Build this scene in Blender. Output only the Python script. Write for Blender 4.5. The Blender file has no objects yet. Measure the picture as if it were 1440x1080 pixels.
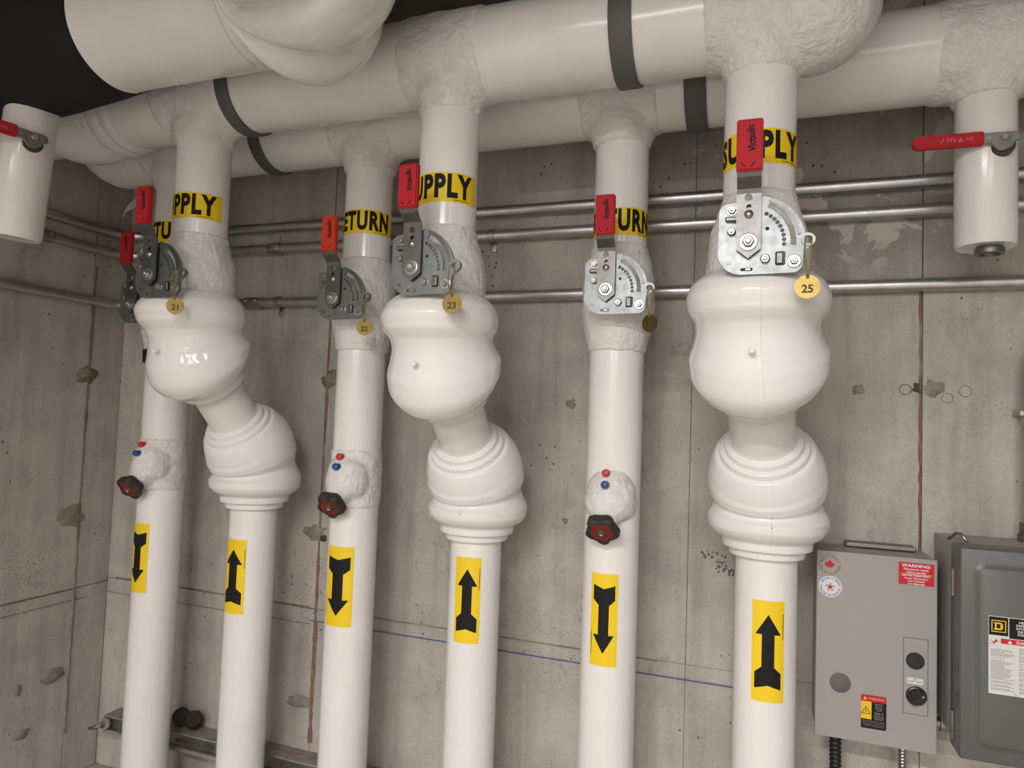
import bpy, bmesh, math, random
from mathutils import Vector, Matrix, noise
random.seed(7)
C = bpy.context.collection
SC = bpy.context.scene
PI = math.pi
rad = math.radians

# ------------------------------------------------------------------ camera
EYE = 1.6
cam_d = bpy.data.cameras.new('camera'); cam = bpy.data.objects.new('camera', cam_d); C.objects.link(cam)
SC.camera = cam
cam_d.sensor_fit = 'HORIZONTAL'; cam_d.sensor_width = 36.0; cam_d.lens = 967.36 / 1440 * 36
cam_d.clip_start = 0.05
yaw, pitch, roll = 0.344703, 0.0505226, 0.0365058
fwd = Vector((-math.sin(yaw) * math.cos(pitch), math.cos(yaw) * math.cos(pitch), math.sin(pitch)))
rt = Vector((math.cos(yaw), math.sin(yaw), 0)); up = rt.cross(fwd)
r2 = rt * math.cos(roll) + up * math.sin(roll); u2 = -rt * math.sin(roll) + up * math.cos(roll)
cam.matrix_world = Matrix(((r2.x, u2.x, -fwd.x, 0), (r2.y, u2.y, -fwd.y, 0), (r2.z, u2.z, -fwd.z, EYE), (0, 0, 0, 1)))

# ------------------------------------------------------------------ world, lights, exposure
SC.view_settings.view_transform = 'Standard'; SC.view_settings.look = 'None'
SC.view_settings.gamma = 1.0; SC.view_settings.use_curve_mapping = False
SC.view_settings.exposure = 0.6
w = bpy.data.worlds.new('world'); SC.world = w; w.use_nodes = True
w.node_tree.nodes['Background'].inputs[0].default_value = (1, 0.95, 0.9, 1)
w.node_tree.nodes['Background'].inputs[1].default_value = 0.02

def area(name, loc, sx, sy, power, col, rotz=0.0, tilt=0.0):
    d = bpy.data.lights.new(name, 'AREA'); d.shape = 'RECTANGLE'; d.size = sx; d.size_y = sy
    d.energy = power; d.color = col
    o = bpy.data.objects.new(name, d); C.objects.link(o); o.location = loc
    o.rotation_euler = (tilt, 0, rotz)
    return o
WARM = (1.0, 0.972, 0.952)
area('strip_light', (-0.45, -1.15, 2.86), 1.25, 0.09, 76, WARM, 0.0)
area('strip_light', (1.0, -0.7, 2.86), 0.09, 1.25, 6, WARM, 0.5)
for yl in (-3.4, -5.8, -8.2, -10.2):
    area('strip_light', (-1.5, yl, 2.86), 1.25, 0.09, 66, WARM)
    area('strip_light', (1.0, yl, 2.86), 1.25, 0.09, 66, WARM)

# ------------------------------------------------------------------ materials
MATS = {}
def nt(name, rough=0.5, metal=0.0, col=(0.8, 0.8, 0.8), spec=0.5, coat=0.0):
    m = bpy.data.materials.new(name); m.use_nodes = True
    b = m.node_tree.nodes['Principled BSDF']
    b.inputs['Base Color'].default_value = (*col, 1); b.inputs['Roughness'].default_value = rough
    b.inputs['Metallic'].default_value = metal; b.inputs['Specular IOR Level'].default_value = spec
    b.inputs['Coat Weight'].default_value = coat
    MATS[name] = m
    return m, m.node_tree, b
def N(t, kind, **kw):
    n = t.nodes.new(kind)
    for k, v in kw.items():
        if k in n.inputs: n.inputs[k].default_value = v
        else: setattr(n, k, v)
    return n
def ramp(t, fac, stops):
    n = t.nodes.new('ShaderNodeValToRGB'); t.links.new(fac, n.inputs[0])
    e = n.color_ramp.elements
    while len(e) < len(stops): e.new(0.5)
    for i, (p, c) in enumerate(stops):
        e[i].position = p; e[i].color = (*c, 1) if len(c) == 3 else c
    return n.outputs[0]
def mix(t, fac, a, b, mode='MIX'):
    n = t.nodes.new('ShaderNodeMix'); n.data_type = 'RGBA'; n.blend_type = mode
    for s, v in ((n.inputs[0], fac), (n.inputs[6], a), (n.inputs[7], b)):
        if isinstance(v, bpy.types.NodeSocket): t.links.new(v, s)
        elif isinstance(v, (int, float)): s.default_value = v
        else: s.default_value = (*v, 1)
    return n.outputs[2]
def coords(t, scale=(1, 1, 1), loc=(0, 0, 0), obj=False):
    if obj:
        tc = t.nodes.new('ShaderNodeTexCoord'); out = tc.outputs['Object']
    else:
        g = t.nodes.new('ShaderNodeNewGeometry'); out = g.outputs['Position']
    mp = t.nodes.new('ShaderNodeMapping'); t.links.new(out, mp.inputs[0])
    mp.inputs['Scale'].default_value = scale; mp.inputs['Location'].default_value = loc
    return mp.outputs[0]
def noi(t, vec, scale, detail=4, rough=0.55, dist=0.0):
    n = N(t, 'ShaderNodeTexNoise', Scale=scale, Detail=detail, Roughness=rough, Distortion=dist)
    t.links.new(vec, n.inputs['Vector']); return n.outputs[0]
def bump(t, b, h, strength=0.3, dist=0.002):
    n = N(t, 'ShaderNodeBump', Strength=strength, Distance=dist); t.links.new(h, n.inputs['Height'])
    t.links.new(n.outputs[0], b.inputs['Normal'])

def concrete(name, base, flakes=False):
    m, t, b = nt(name, 0.85, spec=0.25)
    p = coords(t)
    big = noi(t, p, 1.6, 6, 0.6, 0.4)
    mid = noi(t, p, 9, 6, 0.65)
    fine = noi(t, p, 120, 3, 0.6)
    streak = noi(t, coords(t, (14, 14, 1.1)), 1.0, 4, 0.6, 0.3)
    c = ramp(t, big, [(0.3, [x * 0.84 for x in base]), (0.52, base), (0.72, [x * 1.12 for x in base])])
    c = mix(t, 0.5, c, ramp(t, mid, [(0.3, (0.72, 0.72, 0.72)), (0.6, (1.04, 1.03, 1.02))]), 'MULTIPLY')
    c = mix(t, 0.45, c, ramp(t, streak, [(0.33, (0.66, 0.65, 0.63)), (0.55, (1.05, 1.05, 1.05))]), 'MULTIPLY')
    c = mix(t, 0.5, c, ramp(t, fine, [(0.3, (0.82, 0.82, 0.82)), (0.7, (1.12, 1.12, 1.12))]), 'MULTIPLY')
    # bug holes
    v = N(t, 'ShaderNodeTexVoronoi', Scale=34.0, Randomness=1.0); t.links.new(coords(t, (1, 1, 0.8)), v.inputs['Vector'])
    dens = noi(t, p, 3.0, 3, 0.5)
    md = t.nodes.new('ShaderNodeMath'); md.operation = 'MULTIPLY_ADD'
    t.links.new(dens, md.inputs[0]); md.inputs[1].default_value = -0.72; md.inputs[2].default_value = 0.425
    ad = t.nodes.new('ShaderNodeMath'); ad.operation = 'ADD'; t.links.new(v.outputs['Distance'], ad.inputs[0]); t.links.new(md.outputs[0], ad.inputs[1])
    hole = ramp(t, ad.outputs[0], [(0.075, (1, 1, 1)), (0.10, (0, 0, 0))])
    c = mix(t, hole, c, [x * 0.28 for x in base])
    vs = N(t, 'ShaderNodeTexVoronoi', Scale=85.0, Randomness=1.0); t.links.new(p, vs.inputs['Vector'])
    d3 = t.nodes.new('ShaderNodeMath'); d3.operation = 'MULTIPLY_ADD'; t.links.new(noi(t, coords(t, (1, 1, 1), (4, 2, 7)), 2.2, 4, 0.6), d3.inputs[0]); d3.inputs[1].default_value = -0.9; d3.inputs[2].default_value = 0.52
    a3 = t.nodes.new('ShaderNodeMath'); a3.operation = 'ADD'; t.links.new(vs.outputs['Distance'], a3.inputs[0]); t.links.new(d3.outputs[0], a3.inputs[1])
    c = mix(t, ramp(t, a3.outputs[0], [(0.10, (.8, .8, .8)), (0.16, (0, 0, 0))]), c, [x * 0.4 for x in base])
    # dark scuffs
    sc = ramp(t, noi(t, coords(t, (3, 3, 2.2), (3, 1, 5)), 2.4, 8, 0.75, 0.6), [(0.60, (0, 0, 0)), (0.70, (0.75, 0.75, 0.75))])
    c = mix(t, sc, c, [x * 0.55 for x in base])
    if flakes:
        # thin laitance flaking off in pale islands on the upper lift
        f = ramp(t, noi(t, coords(t, (1, 1, 1), (0.35, 0, 0.6)), 5.2, 5, 0.5, 0.9), [(0.575, (0, 0, 0)), (0.585, (1, 1, 1))])
        sx = t.nodes.new('ShaderNodeSeparateXYZ'); g = t.nodes.new('ShaderNodeNewGeometry'); t.links.new(g.outputs['Position'], sx.inputs[0])
        mz = t.nodes.new('ShaderNodeMapRange'); t.links.new(sx.outputs[2], mz.inputs[0]); mz.inputs[1].default_value = 2.02; mz.inputs[2].default_value = 2.2
        mx = t.nodes.new('ShaderNodeMapRange'); t.links.new(sx.outputs[0], mx.inputs[0]); mx.inputs[1].default_value = -0.5; mx.inputs[2].default_value = -0.1
        mm = t.nodes.new('ShaderNodeMath'); mm.operation = 'MULTIPLY'; t.links.new(mz.outputs[0], mm.inputs[0]); t.links.new(mx.outputs[0], mm.inputs[1])
        m2 = t.nodes.new('ShaderNodeMath'); m2.operation = 'MULTIPLY'; t.links.new(mm.outputs[0], m2.inputs[0]); t.links.new(f, m2.inputs[1])
        c = mix(t, mm.outputs[0], c, mix(t, 1.0, c, (0.72, 0.71, 0.70), 'MULTIPLY'))
        c = mix(t, m2.outputs[0], c, [x * 0.98 for x in base])
    t.links.new(c, b.inputs['Base Color'])
    h = mix(t, hole, mix(t, 0.35, mid, fine), (0, 0, 0))
    bump(t, b, h, 0.6, 0.004)
    return m
concrete('concrete_back', (0.46, 0.43, 0.388), True)
concrete('concrete_side', (0.46, 0.43, 0.388))
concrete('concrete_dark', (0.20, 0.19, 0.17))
concrete('concrete_floor', (0.40, 0.375, 0.345))
m, t, b = nt('joint', 0.9, spec=0.1)
jc = ramp(t, noi(t, coords(t, (6, 6, 2.2)), 3.0, 6, 0.7), [(0.38, (0.24, 0.205, 0.17)), (0.55, (0.20, 0.115, 0.085)), (0.68, (0.30, 0.26, 0.22))])
t.links.new(jc, b.inputs['Base Color'])
m, t, b = nt('patch', 0.85, spec=0.2)
pc = ramp(t, noi(t, coords(t), 30, 5, 0.6), [(0.3, (0.19, 0.17, 0.14)), (0.7, (0.32, 0.29, 0.25))]); t.links.new(pc, b.inputs['Base Color'])
nt('hole_dark', 0.95, col=(0.075, 0.066, 0.055), spec=0.1)
nt('chalk_blue', 0.9, col=(0.10, 0.13, 0.30), spec=0.1)

m, t, b = nt('pvc', 0.19, col=(0.80, 0.775, 0.75), spec=0.5)
n1 = noi(t, coords(t), 7, 3, 0.5)
t.links.new(ramp(t, n1, [(0.3, (0.77, 0.745, 0.72)), (0.7, (0.82, 0.795, 0.77))]), b.inputs['Base Color'])
bump(t, b, noi(t, coords(t), 14, 2, 0.5), 0.05, 0.004)
m, t, b = nt('pvc_gloss', 0.09, col=(0.82, 0.80, 0.78), spec=0.55)
bump(t, b, noi(t, coords(t), 9, 2, 0.5), 0.06, 0.004)
m, t, b = nt('tape_wrap', 0.42, col=(0.74, 0.715, 0.69), spec=0.4)
vv = noi(t, coords(t, (1, 1, 1)), 28, 5, 0.6, 1.2)
def ridged(sc, dist, k):
    n_ = noi(t, coords(t, (1, 1, k), (2.3, 1.1, .4)), sc, 3, 0.5, dist)
    a_ = t.nodes.new('ShaderNodeMath'); a_.operation = 'SUBTRACT'; t.links.new(n_, a_.inputs[0]); a_.inputs[1].default_value = 0.5
    b_ = t.nodes.new('ShaderNodeMath'); b_.operation = 'ABSOLUTE'; t.links.new(a_.outputs[0], b_.inputs[0])
    return ramp(t, b_.outputs[0], [(0.0, (1, 1, 1)), (0.02, (0.75, 0.75, 0.75)), (0.09, (0.2, 0.2, 0.2)), (0.3, (0, 0, 0))])
v2 = mix(t, 0.5, ridged(16, 1.6, 0.7), ridged(27, 1.1, 1.6))
t.links.new(ramp(t, vv, [(0.3, (0.69, 0.66, 0.635)), (0.65, (0.77, 0.745, 0.72))]), b.inputs['Base Color'])
bump(t, b, mix(t, 0.80, vv, v2), 0.5, 0.006)
nt('seam', 0.5, col=(0.55, 0.53, 0.51))
nt('black_foam', 0.75, col=(0.012, 0.012, 0.013), spec=0.3)
nt('hanger_grey', 0.55, col=(0.105, 0.103, 0.098), spec=0.4)
def zinc(name, a, b_, rough):
    m, t, b = nt(name, rough, 1.0)
    n1 = noi(t, coords(t, obj=True), 22, 4, 0.6, 0.5)
    t.links.new(ramp(t, n1, [(0.3, a), (0.7, b_)]), b.inputs['Base Color'])
    n2 = noi(t, coords(t, obj=True), 60, 3, 0.6)
    mr = t.nodes.new('ShaderNodeMapRange'); t.links.new(n2, mr.inputs[0]); mr.inputs[3].default_value = rough - 0.08; mr.inputs[4].default_value = rough + 0.1
    t.links.new(mr.outputs[0], b.inputs['Roughness'])
zinc('zinc_plate', (0.19, 0.205, 0.21), (0.28, 0.295, 0.29), 0.42)
zinc('zinc_lever', (0.15, 0.147, 0.14), (0.21, 0.205, 0.196), 0.40)
zinc('bolt_steel', (0.32, 0.315, 0.30), (0.48, 0.47, 0.45), 0.34)
zinc('conduit_steel', (0.50, 0.49, 0.48), (0.62, 0.61, 0.59), 0.36)
zinc('dull_steel', (0.20, 0.19, 0.18), (0.33, 0.32, 0.30), 0.5)
zinc('brass', (0.24, 0.175, 0.058), (0.34, 0.255, 0.095), 0.40)
zinc('brass_dull', (0.15, 0.108, 0.034), (0.23, 0.17, 0.06), 0.45)
zinc('brass_chain', (0.38, 0.29, 0.12), (0.5, 0.4, 0.2), 0.35)
nt('brass_dark', 0.6, col=(0.09, 0.06, 0.02), spec=0.2)
nt('red_grip', 0.62, col=(0.44, 0.018, 0.026), spec=0.22)
nt('red_grip_orange', 0.62, col=(0.56, 0.045, 0.025), spec=0.22)
nt('black_ink', 0.6, col=(0.012, 0.011, 0.012), spec=0.2)
nt('dark_red_ink', 0.6, col=(0.10, 0.008, 0.012), spec=0.2)
nt('white_ink', 0.6, col=(0.80, 0.78, 0.76), spec=0.2)
nt('pale_ink', 0.6, col=(0.50, 0.20, 0.20), spec=0.2)
nt('grey_ink', 0.6, col=(0.30, 0.29, 0.28), spec=0.2)
nt('blue_ink', 0.6, col=(0.05, 0.10, 0.28), spec=0.2)
nt('red_ink', 0.55, col=(0.52, 0.02, 0.03), spec=0.3)
nt('yellow', 0.42, col=(0.86, 0.60, 0.012), spec=0.4)
nt('label_yellow', 0.5, col=(0.80, 0.50, 0.02), spec=0.3)
nt('cap_red', 0.35, col=(0.50, 0.025, 0.025)); nt('cap_blue', 0.35, col=(0.012, 0.07, 0.22))
m, t, b = nt('knob_black', 0.55, col=(0.035, 0.034, 0.030), spec=0.4)
nt('knob_red', 0.5, col=(0.17, 0.022, 0.018), spec=0.35)
m, t, b = nt('box_grey', 0.45, col=(0.335, 0.315, 0.300), spec=0.4)
bump(t, b, noi(t, coords(t), 500, 2, 0.5), 0.08, 0.001)
m, t, b = nt('panel_grey', 0.35, col=(0.105, 0.107, 0.105), spec=0.45)
bump(t, b, noi(t, coords(t), 260, 2, 0.5), 0.06, 0.001)
nt('panel_body', 0.5, col=(0.36, 0.335, 0.30), spec=0.35)
nt('plug_grey', 0.6, col=(0.13, 0.12, 0.115), spec=0.3)
nt('switch_black', 0.3, col=(0.012, 0.012, 0.012), spec=0.5)
nt('sticker_white', 0.5, col=(0.66, 0.65, 0.64), spec=0.3)
nt('sticker_pale', 0.5, col=(0.60, 0.63, 0.64), spec=0.3)
nt('sticker_pink', 0.5, col=(0.42, 0.33, 0.32), spec=0.3)
m, t, b = nt('dusty', 0.9, spec=0.1)
t.links.new(ramp(t, noi(t, coords(t, (3, 8, 8)), 6, 6, 0.7), [(0.3, (0.20, 0.175, 0.15)), (0.7, (0.36, 0.32, 0.28))]), b.inputs['Base Color'])
nt('rubber_brown', 0.8, col=(0.045, 0.032, 0.028), spec=0.2)
nt('flex_black', 0.5, col=(0.010, 0.012, 0.010), spec=0.4)

# ------------------------------------------------------------------ mesh helpers
def link(name, bm, mat, parent=None, smooth=False, loc=None, angle=None):
    me = bpy.data.meshes.new(name)
    bmesh.ops.recalc_face_normals(bm, faces=bm.faces[:])
    bm.to_mesh(me); bm.free()
    for m_ in (mat if isinstance(mat, (list, tuple)) else [mat]): me.materials.append(MATS[m_])
    if smooth:
        for p in me.polygons: p.use_smooth = True
        if angle: me.set_sharp_from_angle(angle=rad(angle))
    o = bpy.data.objects.new(name, me); C.objects.link(o)
    if loc: o.location = loc
    if parent: o.parent = parent
    return o
def tag(o, label, cat, group=None):
    o['label'] = label; o['category'] = cat
    if group: o['group'] = group
    return o
def thing(name, label, cat, loc=(0, 0, 0), group=None, rot=None):
    o = bpy.data.objects.new(name, None); C.objects.link(o); o.location = loc
    o.empty_display_size = 0.05
    if rot: o.rotation_euler = rot
    return tag(o, label, cat, group)
def structure(o): o['kind'] = 'structure'; return o

def BM(): return bmesh.new()
def box(bm, x0, x1, y0, y1, z0, z1, bev=0.0, seg=2):
    r = bmesh.ops.create_cube(bm, size=1.0)
    vs = r['verts']
    for v in vs:
        v.co = Vector((x0 + (v.co.x + 0.5) * (x1 - x0), y0 + (v.co.y + 0.5) * (y1 - y0), z0 + (v.co.z + 0.5) * (z1 - z0)))
    if bev:
        es = list({e for v in vs for e in v.link_edges})
        bmesh.ops.bevel(bm, geom=es, offset=bev, segments=seg, affect='EDGES', profile=0.5)
    return vs
def sweep(bm, pts, radii, nseg=32, cap=True, closed=False, off=None):
    """A round tube through pts with one radius per point."""
    n = len(pts); rings = []
    pts = [Vector(p) for p in pts]
    nrm = None
    for i in range(n):
        if closed: tg = (pts[(i + 1) % n] - pts[i - 1])
        else: tg = pts[min(i + 1, n - 1)] - pts[max(i - 1, 0)]
        if tg.length < 1e-9: tg = last
        tg = tg.normalized(); last = tg
        if nrm is None:
            nrm = Vector((1, 0, 0)) if abs(tg.x) < 0.8 else Vector((0, 1, 0))
        nrm = (nrm - tg * nrm.dot(tg)).normalized()
        bi = tg.cross(nrm)
        r = radii[i] if hasattr(radii, '__len__') else radii
        rings.append([bm.verts.new(pts[i] + (nrm * math.cos(2 * PI * k / nseg) + bi * math.sin(2 * PI * k / nseg)) * r) for k in range(nseg)])
    if off:
        for ring, o_ in zip(rings, off):
            for v in ring: v.co += o_
    for i in range(n if closed else n - 1):
        a, b_ = rings[i], rings[(i + 1) % n]
        for k in range(nseg):
            bm.faces.new((a[k], a[(k + 1) % nseg], b_[(k + 1) % nseg], b_[k]))
    if cap and not closed:
        bm.faces.new(rings[0][::-1]); bm.faces.new(rings[-1])
    return rings
def tube(bm, a, b_, r, nseg=32, cap=True):
    return sweep(bm, [a, b_], [r, r], nseg, cap)
def lathe(bm, o, axis, prof, nseg=32, cap=True):
    """prof: (distance along axis, radius)"""
    o = Vector(o); axis = Vector(axis).normalized()
    ref = Vector((1, 0, 0)) if abs(axis.x) < 0.8 else Vector((0, 1, 0))
    n1 = (ref - axis * ref.dot(axis)).normalized(); n2 = axis.cross(n1); rings = []
    for d, r in prof:
        rings.append([bm.verts.new(o + axis * d + (n1 * math.cos(2 * PI * k / nseg) + n2 * math.sin(2 * PI * k / nseg)) * r) for k in range(nseg)])
    for a, b_ in zip(rings, rings[1:]):
        for k in range(nseg): bm.faces.new((a[k], a[(k + 1) % nseg], b_[(k + 1) % nseg], b_[k]))
    if cap: bm.faces.new(rings[0][::-1]); bm.faces.new(rings[-1])
def prism(bm, outer, y0, y1, holes=()):
    """outline in (x, z), extruded from y0 to y1, with holes"""
    edges = []
    for loop in [outer] + list(holes):
        vs = [bm.verts.new((x, y0, z)) for x, z in loop]
        for i in range(len(vs)): edges.append(bm.edges.new((vs[i], vs[(i + 1) % len(vs)])))
    if holes: fs = [g for g in bmesh.ops.triangle_fill(bm, use_beauty=True, use_dissolve=False, edges=edges)['geom'] if isinstance(g, bmesh.types.BMFace)]
    else: fs = [bm.faces.new([e.verts[0] for e in edges])]
    ex = bmesh.ops.extrude_face_region(bm, geom=fs)
    bmesh.ops.translate(bm, vec=(0, y1 - y0, 0), verts=[g for g in ex['geom'] if isinstance(g, bmesh.types.BMVert)])
def circle(cx, cz, r, n=20, a0=0.0, a1=2 * PI, end=False):
    k = n if not end else n - 1
    return [(cx + r * math.cos(a0 + (a1 - a0) * i / k), cz + r * math.sin(a0 + (a1 - a0) * i / k)) for i in range(n)]
def rrect(x0, x1, z0, z1, r, n=5):
    p = []
    for cx, cz, a in ((x1 - r, z1 - r, 0), (x0 + r, z1 - r, 90), (x0 + r, z0 + r, 180), (x1 - r, z0 + r, 270)):
        p += circle(cx, cz, r, n, rad(a), rad(a + 90), True)
    return p
_txt = {}
def text_bm(body, height, width=None, bold=0.0, align='CENTER', valign='CENTER', spacing=1.0):
    """Flat lettering in the xy plane; capital height = height, optional total width."""
    cu = bpy.data.curves.new('t', 'FONT'); cu.body = body; cu.size = 1.0; cu.offset = bold
    cu.space_character = spacing; cu.resolution_u = 3
    o = bpy.data.objects.new('t', cu); C.objects.link(o)
    dg = bpy.context.evaluated_depsgraph_get(); dg.update()
    me = bpy.data.meshes.new_from_object(o.evaluated_get(dg))
    bpy.data.objects.remove(o); bpy.data.curves.remove(cu)
    bm = BM(); bm.from_mesh(me); bpy.data.meshes.remove(me)
    if not bm.verts: return bm
    bmesh.ops.triangulate(bm, faces=bm.faces[:])
    xs = [v.co.x for v in bm.verts]; x0, x1 = min(xs), max(xs)
    s = height / 0.70
    sx = s if width is None else width / (x1 - x0)
    for v in bm.verts:
        cx = {'CENTER': (x0 + x1) / 2, 'LEFT': x0, 'RIGHT': x1}[align]
        v.co = Vector(((v.co.x - cx) * sx, (v.co.y - (0.35 if valign == 'CENTER' else 0)) * s, 0))
    return bm
def poly_bm(pts):
    bm = BM(); bm.faces.new([bm.verts.new((x, y, 0)) for x, y in pts]); return bm
def poly_holes(outer, holes):
    bm = BM(); edges = []
    for loop in [outer] + list(holes):
        vs = [bm.verts.new((x, y, 0)) for x, y in loop]
        for i in range(len(vs)): edges.append(bm.edges.new((vs[i], vs[(i + 1) % len(vs)])))
    bmesh.ops.triangle_fill(bm, use_beauty=True, use_dissolve=False, edges=edges)
    return bm
def to_wall(bm, x, y, z):
    """flat xy art onto a vertical surface facing -Y"""
    for v in bm.verts: v.co = Vector((x + v.co.x, y, z + v.co.y))
    return bm
def join(bm, other):
    me = bpy.data.meshes.new('tmp'); other.to_mesh(me); other.free(); bm.from_mesh(me); bpy.data.meshes.remove(me)
    return bm
def move(bm, dx, dy):
    for v in bm.verts: v.co.x += dx; v.co.y += dy
    return bm
def bend(bm, r, step=0.006, thick=0.0):
    """flat art (x = arc length, y = height) wrapped on a vertical cylinder about the origin, facing -Y"""
    xs = [v.co.x for v in bm.verts]; x = min(xs) + step
    while x < max(xs):
        bmesh.ops.bisect_plane(bm, geom=bm.verts[:] + bm.edges[:] + bm.faces[:], plane_co=(x, 0, 0), plane_no=(1, 0, 0)); x += step
    for v in bm.verts:
        a = v.co.x / r; v.co = Vector((r * math.sin(a), -r * math.cos(a), v.co.y))
    return bm
def crumple(bm, amp, scale, seed=0.0, amp2=0.0, scale2=60):
    bm.normal_update()
    for v in bm.verts:
        p = v.co * scale + Vector((seed, seed * 1.7, seed * 0.3))
        d = noise.noise(p) * amp + (1 - 2 * abs(noise.noise(p * 2.3 + Vector((5, 2, 9))))) * amp * 0.6
        if amp2: d += noise.noise(v.co * scale2 + Vector((seed, 0, 0))) * amp2
        v.co += v.normal * d
    return bm
def fused(bm, voxel=0.006, smooth=10, factor=0.5):
    """union of overlapping solids with soft fillets"""
    me = bpy.data.meshes.new('f'); bmesh.ops.recalc_face_normals(bm, faces=bm.faces[:]); bm.to_mesh(me); bm.free()
    o = bpy.data.objects.new('f', me); C.objects.link(o)
    r = o.modifiers.new('r', 'REMESH'); r.mode = 'VOXEL'; r.voxel_size = voxel
    s = o.modifiers.new('s', 'SMOOTH'); s.iterations = smooth; s.factor = factor
    dg = bpy.context.evaluated_depsgraph_get(); dg.update()
    m2 = bpy.data.meshes.new_from_object(o.evaluated_get(dg))
    bpy.data.objects.remove(o); bpy.data.meshes.remove(me)
    out = BM(); out.from_mesh(m2); bpy.data.meshes.remove(m2)
    return out
def pchip(pts, xs):
    n = len(pts); X = [p[0] for p in pts]; Y = [p[1] for p in pts]
    d = [(Y[i + 1] - Y[i]) / (X[i + 1] - X[i]) for i in range(n - 1)]
    m_ = [d[0]] + [0 if d[i - 1] * d[i] <= 0 else 2 * d[i - 1] * d[i] / (d[i - 1] + d[i]) for i in range(1, n - 1)] + [d[-1]]
    out = []
    for x in xs:
        i = max(0, min(n - 2, next((k for k in range(n - 1) if x <= X[k + 1]), n - 2)))
        h = X[i + 1] - X[i]; t_ = min(1, max(0, (x - X[i]) / h))
        out.append((2 * t_**3 - 3 * t_**2 + 1) * Y[i] + (t_**3 - 2 * t_**2 + t_) * h * m_[i] + (-2 * t_**3 + 3 * t_**2) * Y[i + 1] + (t_**3 - t_**2) * h * m_[i + 1])
    return out

# ------------------------------------------------------------------ room
XL, YW, ZC = -2.75, 2.36, 3.15
XR, YF = 3.4, -11.0
def slab(name, x0, x1, y0, y1, z0, z1, mat):
    bm = BM(); box(bm, x0, x1, y0, y1, z0, z1); return structure(link(name, bm, mat))
floor = slab('floor', XL - 0.2, XR + 0.2, YF - 0.2, YW + 0.2, -0.2, 0.0, 'concrete_floor')
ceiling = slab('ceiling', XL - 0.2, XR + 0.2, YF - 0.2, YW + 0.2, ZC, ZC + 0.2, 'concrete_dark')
wall_back = slab('wall_back', XL - 0.2, XR + 0.2, YW + 0.008, YW + 0.2, 0.0, ZC, 'joint')
wall_left = slab('wall_left', XL - 0.2, XL - 0.008, YF, YW + 0.022, 0.0, ZC, 'joint')
wall_right = slab('wall_right', XR, XR + 0.2, YF, YW + 0.022, 0.0, ZC, 'concrete_floor')
wall_front = slab('wall_front', XL - 0.2, XR + 0.2, YF - 0.2, YF, 0.0, ZC, 'concrete_floor')

def panel(parent, axis, a0, a1, z0, z1, proud, mat, gap=0.004):
    bm = BM()
    if axis == 'x': box(bm, a0 + gap, a1 - gap, YW - proud, YW + 0.03, z0 + gap, z1 - gap, 0.0022, 2)
    else: box(bm, XL - 0.03, XL + proud, a0 + gap, a1 - gap, z0 + gap, z1 - gap, 0.003, 2)
    link('concrete_panel', bm, mat, parent)
cols = [XL - 0.02, -2.36, -1.64, -0.21, 0.462, 1.13, 1.8, 2.5, XR]
pr = [0.001, 0.003, 0.0, 0.0, 0.003, 0.001, 0.0, 0.002]
for i in range(len(cols) - 1):
    g = 0.0006 if i in (2, 3) else 0.0016
    panel(wall_back, 'x', cols[i], cols[i + 1], 0.818, ZC, pr[i], 'concrete_back', g)
    panel(wall_back, 'x', cols[i], cols[i + 1], 0.0, 0.818, pr[i] * 0.5 - 0.002, 'concrete_back', g * 0.6)
lc = [YF, -2.2, -0.7, 0.75, 2.195, YW]
for i in range(len(lc) - 1):
    panel(wall_left, 'y', lc[i], lc[i + 1], 0.805, ZC, 0.001 * (i % 2), 'concrete_side', 0.0016)
    panel(wall_left, 'y', lc[i], lc[i + 1], 0.0, 0.805, 0.001 * (i % 2) - 0.002, 'concrete_side', 0.0014)

def ridge(parent, axis, pts, wdt, mat='joint', name='joint_ridge'):
    """rough bead of grout squeezed out along a form joint"""
    bm = BM(); n = 90; rows = []
    for i in range(n):
        f = i / (n - 1); x = pts[0][0] + (pts[1][0] - pts[0][0]) * f; z = pts[0][1] + (pts[1][1] - pts[0][1]) * f
        k = noise.noise(Vector((x * 9 + 3, z * 9, 1.3 + wdt * 50))); k2 = noise.noise(Vector((x * 31, z * 31, 7.7)))
        ww = wdt * (0.65 + 0.6 * k + 0.5 * k2); h = 0.003 + 0.002 * k2; off = 0.002 * k
        dz = pts[1][1] - pts[0][1]; vertical = abs(dz) > 0.2
        row = []
        for s, hh in ((-1, -0.004), (-0.5, h * 0.8), (0.3, h), (1, -0.004)):
            a, zz = (x + off + s * ww / 2, z) if vertical else (x, z + off + s * ww / 2)
            row.append(bm.verts.new((a, YW - hh - 0.002, zz) if axis == 'x' else (XL + hh + 0.002, a, zz)))
        rows.append(row)
    for a, b_ in zip(rows, rows[1:]):
        for k in range(3): bm.faces.new((a[k], a[k + 1], b_[k + 1], b_[k]))
    return link(name, bm, mat, parent, smooth=True)
ridge(wall_back, 'x', ((0.46, 0.9), (0.457, 2.06)), 0.013)
ridge(wall_back, 'x', ((-1.64, 0.3), (-1.637, 2.3)), 0.022)
ridge(wall_left, 'y', ((2.195, 1.0), (2.195, 2.2)), 0.022)
ridge(wall_left, 'y', ((2.195, 0.2), (2.195, 1.0)), 0.02, 'patch')
ridge(wall_back, 'x', ((-1.75, 0.818), (-0.3, 0.818)), 0.008, 'patch')
ridge(wall_back, 'x', ((-2.7, 0.824), (-1.66, 0.824)), 0.010, 'joint')
ridge(wall_left, 'y', ((0.9, 0.806), (2.18, 0.806)), 0.012)
bm = BM(); box(bm, -1.66, 0.02, YW - 0.0035, YW, 0.7685, 0.7715); link('chalk_line', bm, 'chalk_blue', wall_back)
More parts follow.
